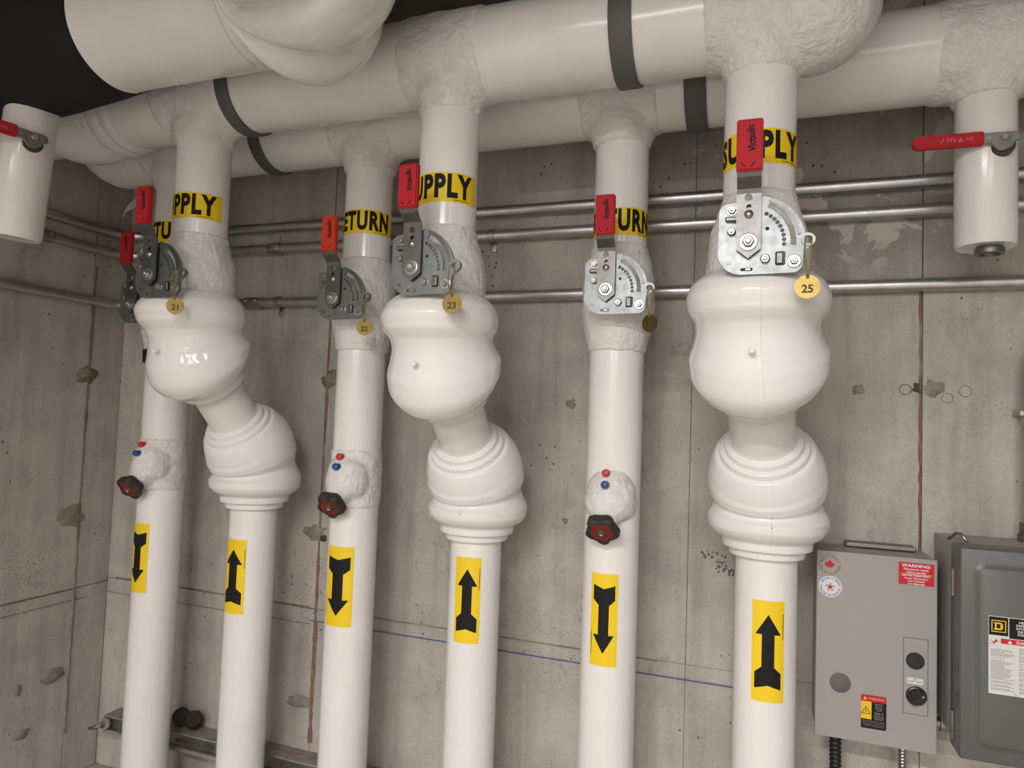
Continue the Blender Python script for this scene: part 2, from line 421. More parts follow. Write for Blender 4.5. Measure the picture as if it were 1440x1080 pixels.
bm = BM(); box(bm, -2.74, -1.66, YW - 0.003, YW, 0.755, 0.7575); link('score_line', bm, 'patch', wall_back)
bm = BM(); box(bm, XL, XL + 0.003, 0.9, 2.25, 0.756, 0.7585); link('score_line', bm, 'patch', wall_left)

def blob(parent, axis, a, z, ra, rz, mat='patch', h=0.004, seed=0, name='tie_hole_patch'):
    bm = BM(); n = 22
    c = bm.verts.new((0, 0, 0)); ring0, ring1 = [], []
    for k in range(n):
        th = 2 * PI * k / n; j = 1 + 0.55 * noise.noise(Vector((math.cos(th) * 1.8 + seed, math.sin(th) * 1.8, seed * 3.1))) + .25 * noise.noise(Vector((th * 5, seed, 2)))
        ring0.append((ra * 0.75 * j * math.cos(th), rz * 0.75 * j * math.sin(th), h)); ring1.append((ra * j * math.cos(th), rz * j * math.sin(th), -0.002))
    def P(p):
        return Vector((a + p[0], YW - 0.003 - p[2], z + p[1])) if axis == 'x' else Vector((XL + 0.003 + p[2], a + p[0], z + p[1]))
    c.co = P((0, 0, h))
    v0 = [bm.verts.new(P(p)) for p in ring0]; v1 = [bm.verts.new(P(p)) for p in ring1]
    for k in range(n):
        bm.faces.new((c, v0[k], v0[(k + 1) % n])); bm.faces.new((v0[k], v1[k], v1[(k + 1) % n], v0[(k + 1) % n]))
    return link(name, bm, mat, parent, smooth=True)
def ringmark(a, z, r):
    bm = BM(); lathe(bm, (a, YW - 0.001, z), (0, -1, 0), [(0, r), (0.004, r * 0.98), (0.004, r * 0.86), (0.001, r * 0.84)], 24, cap=False)
    link('tie_ring', bm, 'patch', wall_back, smooth=True)
blob(wall_back, 'x', 0.492, 1.738, 0.036, 0.027, seed=1); blob(wall_back, 'x', 0.452, 1.737, 0.016, 0.016, 'hole_dark', 0.001, 2)
blob(wall_back, 'x', 0.292, 1.729, 0.016, 0.016, seed=3); ringmark(0.418, 1.732, 0.017); ringmark(0.574, 1.73, 0.018); ringmark(0.528, 1.708, 0.016)
blob(wall_back, 'x', -1.63, 1.735, 0.044, 0.036, 'joint', seed=4); blob(wall_back, 'x', -1.625, 1.73, 0.03, 0.024, 'patch', 0.006, 5)
blob(wall_back, 'x', -1.665, 1.115, 0.055, 0.035, 'patch', seed=6); blob(wall_back, 'x', -1.62, 1.10, 0.014, 0.014, 'hole_dark', 0.006, 7)
blob(wall_back, 'x', -1.70, 0.45, 0.05, 0.03, 'patch', seed=8)
blob(wall_back, 'x', -0.62, 1.66, 0.018, 0.016, 'patch', 0.002, 9); blob(wall_back, 'x', -0.52, 1.36, 0.012, 0.010, 'hole_dark', 0.002, 10)
blob(wall_back, 'x', -0.52, 0.48, 0.016, 0.016, 'patch', 0.003, 11); blob(wall_back, 'x', -0.63, 1.25, 0.010, 0.010, 'patch', 0.003, 12)
blob(wall_left, 'y', 2.19, 1.72, 0.045, 0.036, 'joint', seed=13); blob(wall_left, 'y', 2.18, 1.735, 0.034, 0.026, 'patch', 0.006, 14)
blob(wall_left, 'y', 2.16, 1.12, 0.06, 0.05, 'patch', seed=15); blob(wall_left, 'y', 2.13, 0.46, 0.05, 0.03, 'patch', seed=16)
blob(wall_left, 'y', 1.98, 0.45, 0.018, 0.02, 'patch', 0.003, 17); blob(wall_left, 'y', 2.01, 0.27, 0.03, 0.02, 'patch', 0.002, 18)

# scraped, pitted band of concrete beside the largest supply pipe
bm = BM(); rnd = random.Random(11)
for k in range(46):
    f = rnd.random(); a = -.155 + .135 * f + rnd.gauss(0, .012); z = 1.185 - .075 * f + rnd.gauss(0, .014); r_ = rnd.uniform(.0015, .0042); st_ = rnd.uniform(1.0, 2.2); n = 7
    vs = [bm.verts.new((a + r_ * math.cos(2 * PI * q / n) * rnd.uniform(.6, 1.1), YW - .0022, z + r_ * st_ * math.sin(2 * PI * q / n) * rnd.uniform(.6, 1.1))) for q in range(n)]
    bm.faces.new(vs); cc = bm.verts.new((a, YW - .0032, z))
    for q in range(n): bm.faces.new((vs[q], vs[(q + 1) % n], cc))
nt('pit', 0.95, col=(0.13, 0.118, 0.10), spec=0.1)
link('surface_pits', bm, 'pit', wall_back)['kind'] = 'stuff'

# ------------------------------------------------------------------ headers
YS, YR, ZH, RH = 1.77, 2.1, 2.632, 0.127
def jacket_x(parent, x0, x1, y, r=RH, z=ZH, name='jacket', mat='pvc'):
    bm = BM(); lathe(bm, (x0, y, z), (1, 0, 0), [(0, r - 0.004), (0.002, r), (x1 - x0 - 0.002, r), (x1 - x0, r - 0.004)], 64); return link(name, bm, mat, parent, smooth=True, angle=40)
def tee_wrap(parent, x, y, xd, rd=0.084, half=0.125, zb=2.463, seed=0.0, rh=RH, extra=None):
    bm = BM()
    lathe(bm, (x - half, y, ZH), (1, 0, 0), [(0, rh + 0.001), (0.02, rh + 0.004), (2 * half - 0.02, rh + 0.004), (2 * half, rh + 0.001)], 48)
    lathe(bm, (xd, y, zb), (0, 0, 1), [(0, rd + 0.004), (0.02, rd + 0.008), (0.05, rd + 0.02), (0.18, rd + 0.035)], 48)
    if extra: extra(bm)
    bm = fused(bm, 0.0065, 9)
    crumple(bm, 0.0034, 20, seed, 0.0005, 75)
    return link('tee_wrap', bm, 'tape_wrap', parent, smooth=True)

supply = thing('supply_header', 'white insulated header pipe in front, feeding the three offset pipes', 'pipe', (0, YS, ZH))
supply.location = (0, 0, 0)
SUPX = [-1.755, -0.854, -0.008]
edges_x = [(-2.15, -1.755), (-1.755, -0.854), (-0.854, -0.008)]
for a, b_ in edges_x: jacket_x(supply, a, b_, YS)
def end_elbow(bm):
    R = 0.16; cx = 0.125; pts = [(-0.05, YS, ZH), (0.0, YS, ZH)]
    for k in range(9):
        a = rad(90 * k / 8); pts.append((cx - 0.13 + 0.13 * math.sin(a), YS, ZH + 0.13 - 0.13 * math.cos(a)))
    pts += [(cx, YS, ZH + 0.2), (cx, YS, ZH + 0.3)]
    sweep(bm, pts, [0.132] * 3 + [0.137] * 7 + [0.132] * 3, 40)
    bmesh.ops.create_uvsphere(bm, u_segments=32, v_segments=20, radius=0.153, matrix=Matrix.Translation((0.108, YS, ZH - 0.006)))
for i, x in enumerate(SUPX):
    tee_wrap(supply, x, YS, x, seed=3.1 * i + 1, half=0.135 if i != 1 else 0.125, extra=end_elbow if i == 2 else None)
bm = BM(); tube(bm, (0.125, YS, ZH + 0.25), (0.125, YS, ZC - 0.004), RH, 48); link('riser_jacket', bm, 'pvc', supply, smooth=True, angle=40)
# grooved fitting cover at the left end: stepped rings then a fat bulge
bm = BM(); xs = [(-2.75, RH), (-2.50, RH), (-2.44, .130), (-2.40, .142), (-2.36, .156), (-2.30, .166), (-2.25, .166), (-2.20, .158), (-2.172, .147), (-2.162, .137), (-2.154, .147), (-2.135, .152), (-2.118, .147), (-2.110, .136), (-2.102, .142), (-2.085, .143), (-2.072, .139), (-2.066, .128)]
lathe(bm, (0, YS, ZH), (1, 0, 0), xs, 64); link('fitting_cover', bm, 'pvc_gloss', supply, smooth=True, angle=50)

ret = thing('return_header', 'white insulated header pipe behind, nearest the concrete wall', 'pipe')
RETX = [-2.2, -1.322, -0.416, 0.555]
jacket_x(ret, -2.45, -2.2, YR); jacket_x(ret, -2.2, -1.322, YR); jacket_x(ret, -1.322, -0.416, YR); jacket_x(ret, -0.416, 0.555, YR); jacket_x(ret, 0.555, XR - 0.01, YR)
for i, x in enumerate(RETX):
    tee_wrap(ret, x, YR, x, rd=0.084 if i < 3 else 0.074, seed=9.7 + 2.3 * i, half=0.12 if i < 3 else 0.13, zb=2.455 if i < 3 else 2.488)
bm = BM(); cx = -2.605; pts = [(-2.38, YR, ZH), (-2.46, YR, ZH)]
for k in range(11):
    a = rad(90 * k / 10); pts.append((cx + 0.14 - 0.14 * math.sin(a), YR, ZH + 0.14 - 0.14 * math.cos(a)))
pts += [(cx, YR, ZH + 0.22), (cx, YR, ZC - 0.02)]
sweep(bm, pts, [RH + 0.003] * 2 + [RH + 0.006] * 11 + [RH] * 2, 40); bm = fused(bm, 0.008, 6); crumple(bm, 0.003, 18, 4.4)
link('elbow_wrap', bm, 'tape_wrap', ret, smooth=True)

# hangers
def hanger(x, y, wd, label):
    t = thing('pipe_hanger', label, 'hanger', group='grey strap hangers on the headers')
    bm = BM(); lathe(bm, (x - wd / 2, y, ZH), (1, 0, 0), [(0, RH - 0.002), (0, RH + 0.0075), (0.003, RH + 0.009), (wd - 0.003, RH + 0.009), (wd, RH + 0.0075), (wd, RH - 0.002)], 64, cap=False)
    link('strap', bm, 'hanger_grey', t, smooth=True, angle=40)
    bm = BM(); box(bm, x - wd / 2 + 0.002, x + wd / 2 - 0.002, y - 0.02, y + 0.02, ZH + RH, ZH + RH + 0.05, 0.003); link('yoke', bm, 'hanger_grey', t)
    bm = BM(); tube(bm, (x, y, ZH + RH + 0.03), (x, y, ZC), 0.007, 12); link('rod', bm, 'dull_steel', t, smooth=True, angle=40)
hanger(-1.585, YS, 0.046, 'grey strap hanger on front header, beside the small nub of the white elbow')
hanger(-0.342, YS, 0.058, 'wide grey strap hanger on front header between plain jacket lengths, above the second return pipe')
hanger(-1.745, YR, 0.046, 'scratched grey strap hanger on rear header, nearest the corner')
hanger(-0.188, YR, 0.062, 'dark grey strap hanger on rear header, just behind the largest supply pipe')

# ------------------------------------------------------------------ big pipe in front with elbow and black end
big = thing('overhead_pipe', 'largest white jacketed pipe overhead with bulging elbow and black foam end', 'pipe')
YB, ZB, RB = 1.40, 2.655, 0.158
bm = BM(); lathe(bm, (-1.727, YB, ZB), (1, 0, 0), [(0, RB - 0.003), (0, RB + 0.004), (0.012, RB + 0.002), (0.02, RB), (0.48, RB)], 72); link('jacket', bm, 'pvc', big, smooth=True, angle=40)
bm = BM(); pr_ = [(-2.745, .192), (-2.4, .192), (-2.16, .190), (-2.015, .184), (-1.92, .176), (-1.82, .167), (-1.765, .161), (-1.717, .155), (-1.707, .12)]
lathe(bm, (0, YB + 0.01, ZB), (1, 0, 0), pr_, 64); crumple(bm, 0.002, 8, 2.0); link('foam_insulation', bm, 'black_foam', big, smooth=True)
# elbow towards the viewer
Rb = 0.192; cxb = -0.995
pts = [(-1.255 + 0.01 * k, YB, ZB) for k in range(int((cxb - Rb + 1.255) / 0.01) + 1)]
n0 = len(pts)
for k in range(1, 33):
    a = rad(90 * k / 32); pts.append((cxb - Rb + Rb * math.sin(a), YB - Rb + Rb * math.cos(a), ZB))
for k in range(1, 200): pts.append((cxb, YB - Rb - 0.012 * k, ZB))
s = [0.0]
for a, b_ in zip(pts, pts[1:]): s.append(s[-1] + (Vector(b_) - Vector(a)).length)
mid = s[n0] + Rb * PI / 4 + 0.072
prof = [(-9, RB + .001), (-0.2637, RB + .001), (-0.2589, 0.1688), (-0.2350, 0.1736), (-0.2062, 0.1736), (-0.1995, 0.1822), (-0.1822, 0.2091), (-0.1534, 0.2302), (-0.1247, 0.2244), (-0.0911, 0.1976), (-0.0719, 0.1956), (-0.0288, 0.2187), (0.0192, 0.2282), (0.0671, 0.2187), (0.1007, 0.1966), (0.1151, 0.1956), (0.1486, 0.2052), (0.1774, 0.2091), (0.2062, 0.1966), (0.2302, 0.1803), (0.2397, 0.1745), (0.2570, 0.1726), (0.2608, RB + .001), (9, RB + .001)]
bm = BM(); sweep(bm, pts, pchip(prof, [q - mid for q in s]), 64); link('elbow_cover', bm, 'pvc_gloss', big, smooth=True)

# drain stub at the left, hanging from the black-insulated length
def drain(name, label, x, y, ztop, zbot, r, tilt, hdir, capend):
    t = thing(name, label, 'pipe', (x, y, ztop), rot=(0, tilt, 0)); h = ztop - zbot
    bm = BM(); lathe(bm, (0, 0, 0), (0, 0, -1), [(0, r - 0.02), (0, r - 0.001), (0.003, r), (h - 0.006, r), (h, r - 0.004), (h - 0.002, r - 0.03), (h - 0.002, 0.03)], 56)
    crumple(bm, 0.0012, 9, 5.0); link('jacket', bm, 'pvc', t, smooth=True, angle=50)
    if capend:
        bm = BM(); lathe(bm, (0.01, 0, -h + 0.012), (0, 0, -1), [(0, .026), (0.014, .026), (0.016, .034), (0.030, .034), (0.031, .024), (0.02, .022), (0.02, .002)], 28); link('threaded_plug', bm, 'dull_steel', t, smooth=True, angle=40)
    return t
def ball_handle(parent, o, d, mat='red_grip'):
    """stamped lever of a small ball valve: o = stem, d = direction to the grip"""
    o = Vector(o); d = Vector(d).normalized(); zz = Vector((0, 0, 1)); zz = (zz - d * zz.dot(d)).normalized(); nn = d.cross(zz)
    if nn.y > 0: nn = -nn
    def place(bm):
        for v in bm.verts: v.co = o + d * v.co.x + zz * v.co.z - nn * v.co.y
        return bm
    bm = BM(); prism(bm, [(-.030, .012), (-.034, .004), (-.034, -.008), (-.024, -.010), (-.018, -.024), (-.002, -.034), (.014, -.034), (.026, -.018), (.028, -.014), (.055, -.013), (.055, .014), (-.024, .014)], -0.004, 0.004)
    bmesh.ops.bevel(bm, geom=bm.edges[:], offset=0.0015, segments=1, affect='EDGES'); lv = link('lever', place(bm), 'dull_steel', parent)
    bm = BM(); lathe(bm, (0, -0.003, 0), (0, -1, 0), [(0, .010), (0.004, .010), (0.006, .008)], 6); tube(bm, (0.034, -0.002, 0.0), (0.034, -0.0052, 0.0), .004, 12); link('stem_nut', place(bm), 'bolt_steel', lv)
    bm = BM(); lathe(bm, (0, 0.004, -0.018), (0, 1, 0), [(0, .026), (0.03, .026)], 24); link('stem_socket', place(bm), 'hole_dark', parent, smooth=True, angle=40)
    bm = BM(); prism(bm, [(.045, -.017)] + [(.190, -.017)] + circle(.190, 0, .0175, 9, -PI / 2, PI / 2, True)[1:-1] + [(.190, .0175), (.045, .0185)], -0.0085, 0.0085)
    bmesh.ops.bevel(bm, geom=[e for e in bm.edges], offset=0.003, segments=2, affect='EDGES'); gp = link('grip', place(bm), mat, parent, smooth=True, angle=50)
    bm = BM()
    for body, x0, hh, ww in (('WOG', .078, .010, .018), ('\u25b2', .098, .011, .012), ('MV', .117, .013, .022), ('\u221a', .140, .012, .012)):
        tb = text_bm(body, hh, ww)
        for v in tb.verts: v.co = Vector((x0 + (-v.co.x if d.x < 0 else v.co.x), -0.0092, v.co.y))
        join(bm, tb)
    link('embossed_marks', place(bm), 'pale_ink', gp)

rd = drain('drain_stub', 'white drain stub below the rear header end, metal plug in its bottom', 0.555, YR, 2.52, 2.095, 0.0705, 0.0, None, True)
ball_handle(rd, (0.020, -0.082, 2.356 - 2.52), (-1, 0, 0.01))
ld = drain('drain_stub', 'white drain stub at the corner hanging below the black foam', -2.097, 1.43, 2.497, 2.090, 0.070, 0.098, None, False)
ball_handle(ld, (0.072, -0.030, -0.108), (-0.34, -0.94, 0.0))

# ------------------------------------------------------------------ markers on the pipes
def arrow_pts(wd, ht, upw, clip=None):
    tip, base, ts, tw, tb, nt_ = .865, .665, .345, .285, .125, .165
    P = [(0, tip), (.385, base), (.19, base), (.19, ts), (.40, tw), (.40, tb), (0, nt_), (-.40, tb), (-.40, tw), (-.19, ts), (-.19, base), (-.385, base)]
    if not upw: P = [(-x, 1 - y) for x, y in P]
    return [(x * wd, (y - .5) * ht) for x, y in P]
def small_print(n, length, h):
    bm = BM(); x = -length / 2; rnd = random.Random(n)
    while x < length / 2:
        l = rnd.uniform(.002, .006); box(bm, x, min(x + l, length / 2), -h / 2, h / 2, 0, 0.0001); x += l + .0015
    for v in bm.verts: v.co.z = 0
    return bm
def flow_arrow(parent, X, Y, r, a0, a1, z0, z1, upw, i):
    R_ = r + 0.0008; wd = rad(a1 - a0) * R_; ht = z1 - z0; am = rad(a0 + a1) / 2; zc = (z0 + z1) / 2
    bm = bend(poly_bm([(am * R_ - wd / 2, -ht / 2), (am * R_ + wd / 2, -ht / 2), (am * R_ + wd / 2, ht / 2), (am * R_ - wd / 2, ht / 2)]), R_)
    st = link('flow_sticker', bm, 'yellow', parent, smooth=True, loc=(X, Y, zc))
    bm = bend(move(poly_bm(arrow_pts(wd, ht, upw)), am * R_, 0), R_ + 0.0006); link('arrow', bm, 'black_ink', st, smooth=True)
    sp = small_print(i + 3, ht * .26, .0022)
    for v in sp.verts: v.co = Vector((v.co.y, v.co.x, 0))
    move(sp, am * R_ + (wd * .455 if upw else -wd * .455), ht * (.25 if upw else -.25)); link('small_print', bend(sp, R_ + 0.0006), 'black_ink', st)
def name_marker(parent, X, Y, r, word, t0, t1, a0, a1, z0, z1, i):
    R_ = r + 0.0008; ht = z1 - z0; zc = (z0 + z1) / 2
    bm = bend(poly_bm([(rad(a0) * R_, -ht / 2), (rad(a1) * R_, -ht / 2), (rad(a1) * R_, ht / 2), (rad(a0) * R_, ht / 2)]), R_)
    st = link('pipe_marker', bm, 'yellow', parent, smooth=True, loc=(X, Y, zc))
    tb = text_bm(word, ht * .735, rad(t1 - t0) * R_, bold=0.048, spacing=1.16)
    move(tb, rad(t0 + t1) / 2 * R_, 0.004); link('lettering', bend(tb, R_ + 0.0006), 'black_ink', st)
    sp = move(small_print(i + 9, .05, .0022), rad(t1 - 22) * R_, -ht * .43); link('small_print', bend(sp, R_ + 0.0006), 'black_ink', st)

# ------------------------------------------------------------------ risers
RP = 0.083
def vjacket(parent, x, y, z0, z1, r, name='jacket', nseg=56):
    bm = BM(); lathe(bm, (x, y, z0), (0, 0, 1), [(0, r - 0.004), (0.0015, r), (z1 - z0 - 0.0015, r), (z1 - z0, r - 0.004)], nseg)
    return link(name, bm, 'pvc', parent, smooth=True, angle=40)
def valve_wrap(parent, x, y, prof, seed, yplate):
    bm = BM(); lathe(bm, (x, y, 0), (0, 0, 1), prof, 48)
    lathe(bm, (x + 0.0, yplate + 0.012, prof[0][0] * .45 + prof[-1][0] * .55 - 0.02), (0, 1, 0), [(0, .05), (0.05, .062), (0.1, .075)], 32)
    bm = fused(bm, 0.006, 5); crumple(bm, 0.0032, 22, seed, 0.0005, 90)
    return link('valve_wrap', bm, 'tape_wrap', parent, smooth=True)

def supply_riser(i, x, xl, dz, label, arrow, mark):
    t = thing('supply_riser', label, 'pipe', group='white offset supply pipes')
    xu = x
    vjacket(t, xu, YS, 2.135 + dz, 2.50, 0.0845)
    valve_wrap(t, xu, YS, [(1.93 + dz, .119), (1.97 + dz, .119), (2.02 + dz, .117), (2.06 + dz, .111), (2.10 + dz, .098), (2.135 + dz, .0885), (2.15 + dz, .0875)], 3.3 * i + .7, YS - 0.165)
    # offset path: down, 45 degrees towards the wall, down
    z1, z2 = 1.778 + dz, 1.412 + dz
    B1, B2 = Vector((xu, YS, z1)), Vector((xl, 2.1, z2)); dv = (B2 - B1).normalized(); dn = Vector((0, 0, -1))
    ang = math.acos(dv.dot(dn)); R = 0.235; T = R * math.tan(ang / 2)
    pts = []; step = 0.0045
    def line(a, b_):
        L = (b_ - a).length; n = max(1, int(L / step))
        return [a + (b_ - a) * (k / n) for k in range(n)]
    def arc(B, d0, d1):
        p0 = B - d0 * T; nrm_ = (d1 - d0 * d0.dot(d1)).normalized(); n = 30
        return [p0 + d0 * (R * math.sin(ang * k / n)) + nrm_ * (R * (1 - math.cos(ang * k / n))) for k in range(n)]
    top = Vector((xu, YS, 1.965 + dz))
    pts = line(top, B1 - dn * T); iA = len(pts); pts += arc(B1, dn, dv); pts += line(B1 + dv * T, B2 - dv * T); iB = len(pts); pts += arc(B2, dv, dn)
    pts += line(B2 + dn * T, Vector((xl, 2.1, 1.18 + dz))); pts.append(Vector((xl, 2.1, 1.18 + dz)))
    s = [0.0]
    for a, b_ in zip(pts, pts[1:]): s.append(s[-1] + (b_ - a).length)
    s1 = s[iA] + R * ang / 2; s2 = s[iB] + R * ang / 2
    upper = [(-.19, .098), (-.182, .112), (-.165, .137), (-.14, .158), (-.108, .1665), (-.080, .161), (-.056, .146), (-.044, .1450), (-.014, .153), (.022, .1650), (.055, .1640), (.085, .151), (.111, .128), (.122, .113), (.129, .108), (.145, .106), (.1465, .098), (.148, .080)]
    lower = [(-.187, .080), (-.185, .098), (-.183, .1005), (-.168, .103), (-.166, .112), (-.164, .1155), (-.149, .118), (-.147, .126), (-.144, .1295), (-.125, .139), (-.09, .151), (-.045, .1575), (-.012, .156), (.010, .1480), (.026, .1430), (.045, .149), (.075, .1625), (.098, .160), (.118, .147), (.130, .130), (.134, .124), (.138, .1225), (.156, .1195), (.158, .110), (.160, .104), (.177, .1015), (.180, .0995), (.182, .080)]
    def cover(prof, sc, name, shift=None):
        a, b_ = sc + prof[0][0], sc + prof[-1][0]
        qs = sorted(set([q for q in s if a <= q <= b_] + [sc + p[0] for p in prof]))
        P = []
        for q in qs:
            k = max(0, min(len(s) - 2, next((j for j in range(len(s) - 1) if q <= s[j + 1]), len(s) - 2)))
            f = (q - s[k]) / (s[k + 1] - s[k]); P.append(pts[k].lerp(pts[k + 1], f))
        rr = pchip(prof, [q - sc for q in qs])
        of = [Vector((0, -o_, 0)) for o_ in pchip(shift, [q - sc for q in qs])] if shift else [Vector()] * len(P)
        bm = BM(); sweep(bm, P, rr, 80, off=of); o = link(name, bm, 'pvc_gloss', t, smooth=True, angle=55)
        # overlapping half-shell edge down the front
        bm = BM(); prev = None
        for k in range(2, len(P) - 2):
            tg = (P[k + 1] - P[k - 1]).normalized(); f = Vector((0, -1, 0)); f = (f - tg * f.dot(tg)).normalized(); sd = tg.cross(f)
            dr = (rr[k + 1] - rr[k - 1]); dl = (P[k + 1] - P[k - 1]).length
            row = []
            for ka, h in ((-.030, -.0006), (-.006, .0013), (.0, .0013), (.001, -.0008)):
                d_ = f * math.cos(ka - .05) + sd * math.sin(ka - .05)
                row.append(bm.verts.new(P[k] + of[k] + d_ * (rr[k] + h)))
            if prev:
                for q in range(3): bm.faces.new((prev[q], prev[q + 1], row[q + 1], row[q]))
            prev = row
        link('shell_seam', bm, 'pvc_gloss', o, smooth=True)
        return o
    uc = cover(upper, s1, 'elbow_cover', [(-.19, 0), (-.165, .004), (-.14, .011), (-.108, .017), (-.078, .012), (-.050, -.004), (-.026, -.010), (0, -.008), (.025, -.001), (.055, .008), (.085, .010), (.115, .005), (.130, .001), (.148, 0)])
    bm = BM(); sweep(bm, line(B1 + dv * .06, B2 - dv * .06), RP, 56); link('neck_jacket', bm, 'pvc', t, smooth=True, angle=40)
    lc_ = cover(lower, s2, 'elbow_cover')
    bm = BM(); lathe(bm, (xu - .008, YS - .142, 1.757 + dz), (0, -1, 0), [(0, .0075), (.006, .0075), (.008, .006)], 14); link('cover_tack', bm, 'pvc_gloss', uc, smooth=True, angle=40)
    vjacket(t, xl, 2.1, 0.0, 1.24 + dz, RP)
    flow_arrow(t, xl, 2.1, RP, *arrow, True, i)
    name_marker(t, xu, YS, 0.0845, 'SUPPLY', -80, 76, -97, 90, mark[0], mark[1], i)
    return t
supply_riser(0, -1.755, -1.75, 0.012, 'white offset supply pipe with brass-tagged valve, nearest the concrete corner', (-41, 28, .870, 1.132), (2.206, 2.289))
supply_riser(1, -0.854, -0.858, -0.02, 'white offset supply pipe standing between the two blue-capped return pipes with brass tags', (-23.5, 35.5, .895, 1.160), (2.192, 2.275))
supply_riser(2, -0.008, 0.029, 0.015, 'white offset supply pipe beside the grey control boxes, closest to viewer', (-24.5, 34.3, .865, 1.133), (2.222, 2.305))

def return_riser(i, x, band, label, arrow, mark, knob_rot):
    t = thing('return_riser', label, 'pipe', group='straight white return pipes')
    vjacket(t, x, YR, 2.135, 2.50, 0.0825)
    valve_wrap(t, x, YR, [(1.815, .0875), (1.835, .0905), (1.90, .105), (1.96, .110), (2.03, .108), (2.09, .098), (2.12, .0895), (2.14, .0875)], 5.1 * i + 20, YR - 0.165)
    vjacket(t, x, YR, 0.0, 1.825, RP)
    if i == 0:
        bm = BM(); lathe(bm, (x, YR, 1.765), (0, 0, 1), [(0, RP + .001), (.004, RP + .010), (.05, RP + .011), (.055, RP + .002)], 40); crumple(bm, .003, 30, 1.0); link('foam_collar', bm, 'black_foam', t, smooth=True)
    flow_arrow(t, x, YR, RP, *arrow, False, i + 10)
    name_marker(t, x, YR, 0.0825, 'RETURN', -66, 88, -82, 105, mark[0], mark[1], i + 5)
    ax = Vector((0, -.80, -.60)).normalized()
    kc = Vector((x, YR - .143, 1.293))
    bm = BM()
    if band: lathe(bm, (x, YR, 1.275), (0, 0, 1), [(0, RP + .001), (.01, RP + .004), (.19, RP + .004), (.20, RP + .001)], 48)
    lathe(bm, kc - ax * .02, -ax, [(0, .028), (.02, .038), (.05, .050), (.09, .060)], 32)
    lathe(bm, (x + .004, YR - .034, 1.462), (0, -.20, -1), [(0, .030), (.015, .052), (.05, .070), (.10, .076), (.135, .068), (.155, .045)], 32)
    bm = fused(bm, 0.0055, 10); crumple(bm, 0.0026, 26, 7.7 * i + 2, 0.0006, 95); link('balancing_valve_wrap', bm, 'tape_wrap', t, smooth=True)
    for nm, q, mt in (('pressure_cap', (x - .0015, YR - .102, 1.449), 'cap_red'), ('pressure_cap', (x + .0012, YR - .1256, 1.417), 'cap_blue')):
        bm = BM(); lathe(bm, Vector(q) + Vector((0, .02, 0)), (0, -1, .12), [(0, .0115), (.026, .0115), (.0295, .010), (.0315, .006)], 14); c = link(nm, bm, mt, t, smooth=True, angle=35)
        c['label'] = ('red' if mt == 'cap_red' else 'blue') + ' pressure test cap'
    # lobed handwheel
    u_ = Vector((1, 0, 0)); v_ = ax.cross(u_)
    def star(r, dep, bm, lob=.13, n=60):
        return [bm.verts.new(kc + ax * dep + (u_ * math.cos(2 * PI * k / n) + v_ * math.sin(2 * PI * k / n)) * r * (1 + lob * math.cos(5 * (2 * PI * k / n) + knob_rot))) for k in range(n)]
    bm = BM(); rings = [star(.030, -.026, bm, .03), star(.040, -.022, bm, .08), star(.0455, -.012, bm), star(.0455, .008, bm), star(.042, .013, bm, .11), star(.035, .0135, bm, .09), star(.035, .009, bm, .09)]
    for a, b_ in zip(rings, rings[1:]):
        for k in range(60): bm.faces.new((a[k], a[(k + 1) % 60], b_[(k + 1) % 60], b_[k]))
    bm.faces.new(rings[0][::-1]); bm.faces.new(rings[-1])
    kn = link('handwheel', bm, 'knob_black', t, smooth=True, angle=45)
    bm = BM(); ra, rb = star(.0345, .008, bm, .09), star(.0335, .0115, bm, .09)
    for k in range(60): bm.faces.new((ra[k], ra[(k + 1) % 60], rb[(k + 1) % 60], rb[k]))
    bm.faces.new(rb); link('red_face', bm, 'knob_red', kn)
    bm = BM(); lathe(bm, kc + ax * .011, ax, [(0, .011), (.004, .011), (.005, .009), (.002, .007), (.002, .001)], 20); link('centre_ring', bm, 'dull_steel', kn, smooth=True, angle=40)
    bm = BM(); q = kc + ax * .0118 - v_ * .018; lathe(bm, q, ax, [(0, .006), (.001, .006)], 4); link('scale_window', bm, 'hole_dark', kn)
    return t
return_riser(0, -2.2, True, 'straight white return pipe farthest back in the corner, half hidden up top', (-42, 24.8, .892, 1.151), (2.236, 2.319), .4)
return_riser(1, -1.322, True, 'straight white return pipe with taped band, between two offset pipes, tag 22', (-37.5, 37.2, .883, 1.148), (2.22, 2.303), 1.9)
return_riser(2, -0.414, False, 'straight white return pipe with an oval taped patch, nearest the grey boxes', (-28.3, 27.6, .891, 1.157), (2.163, 2.247), 1.1)

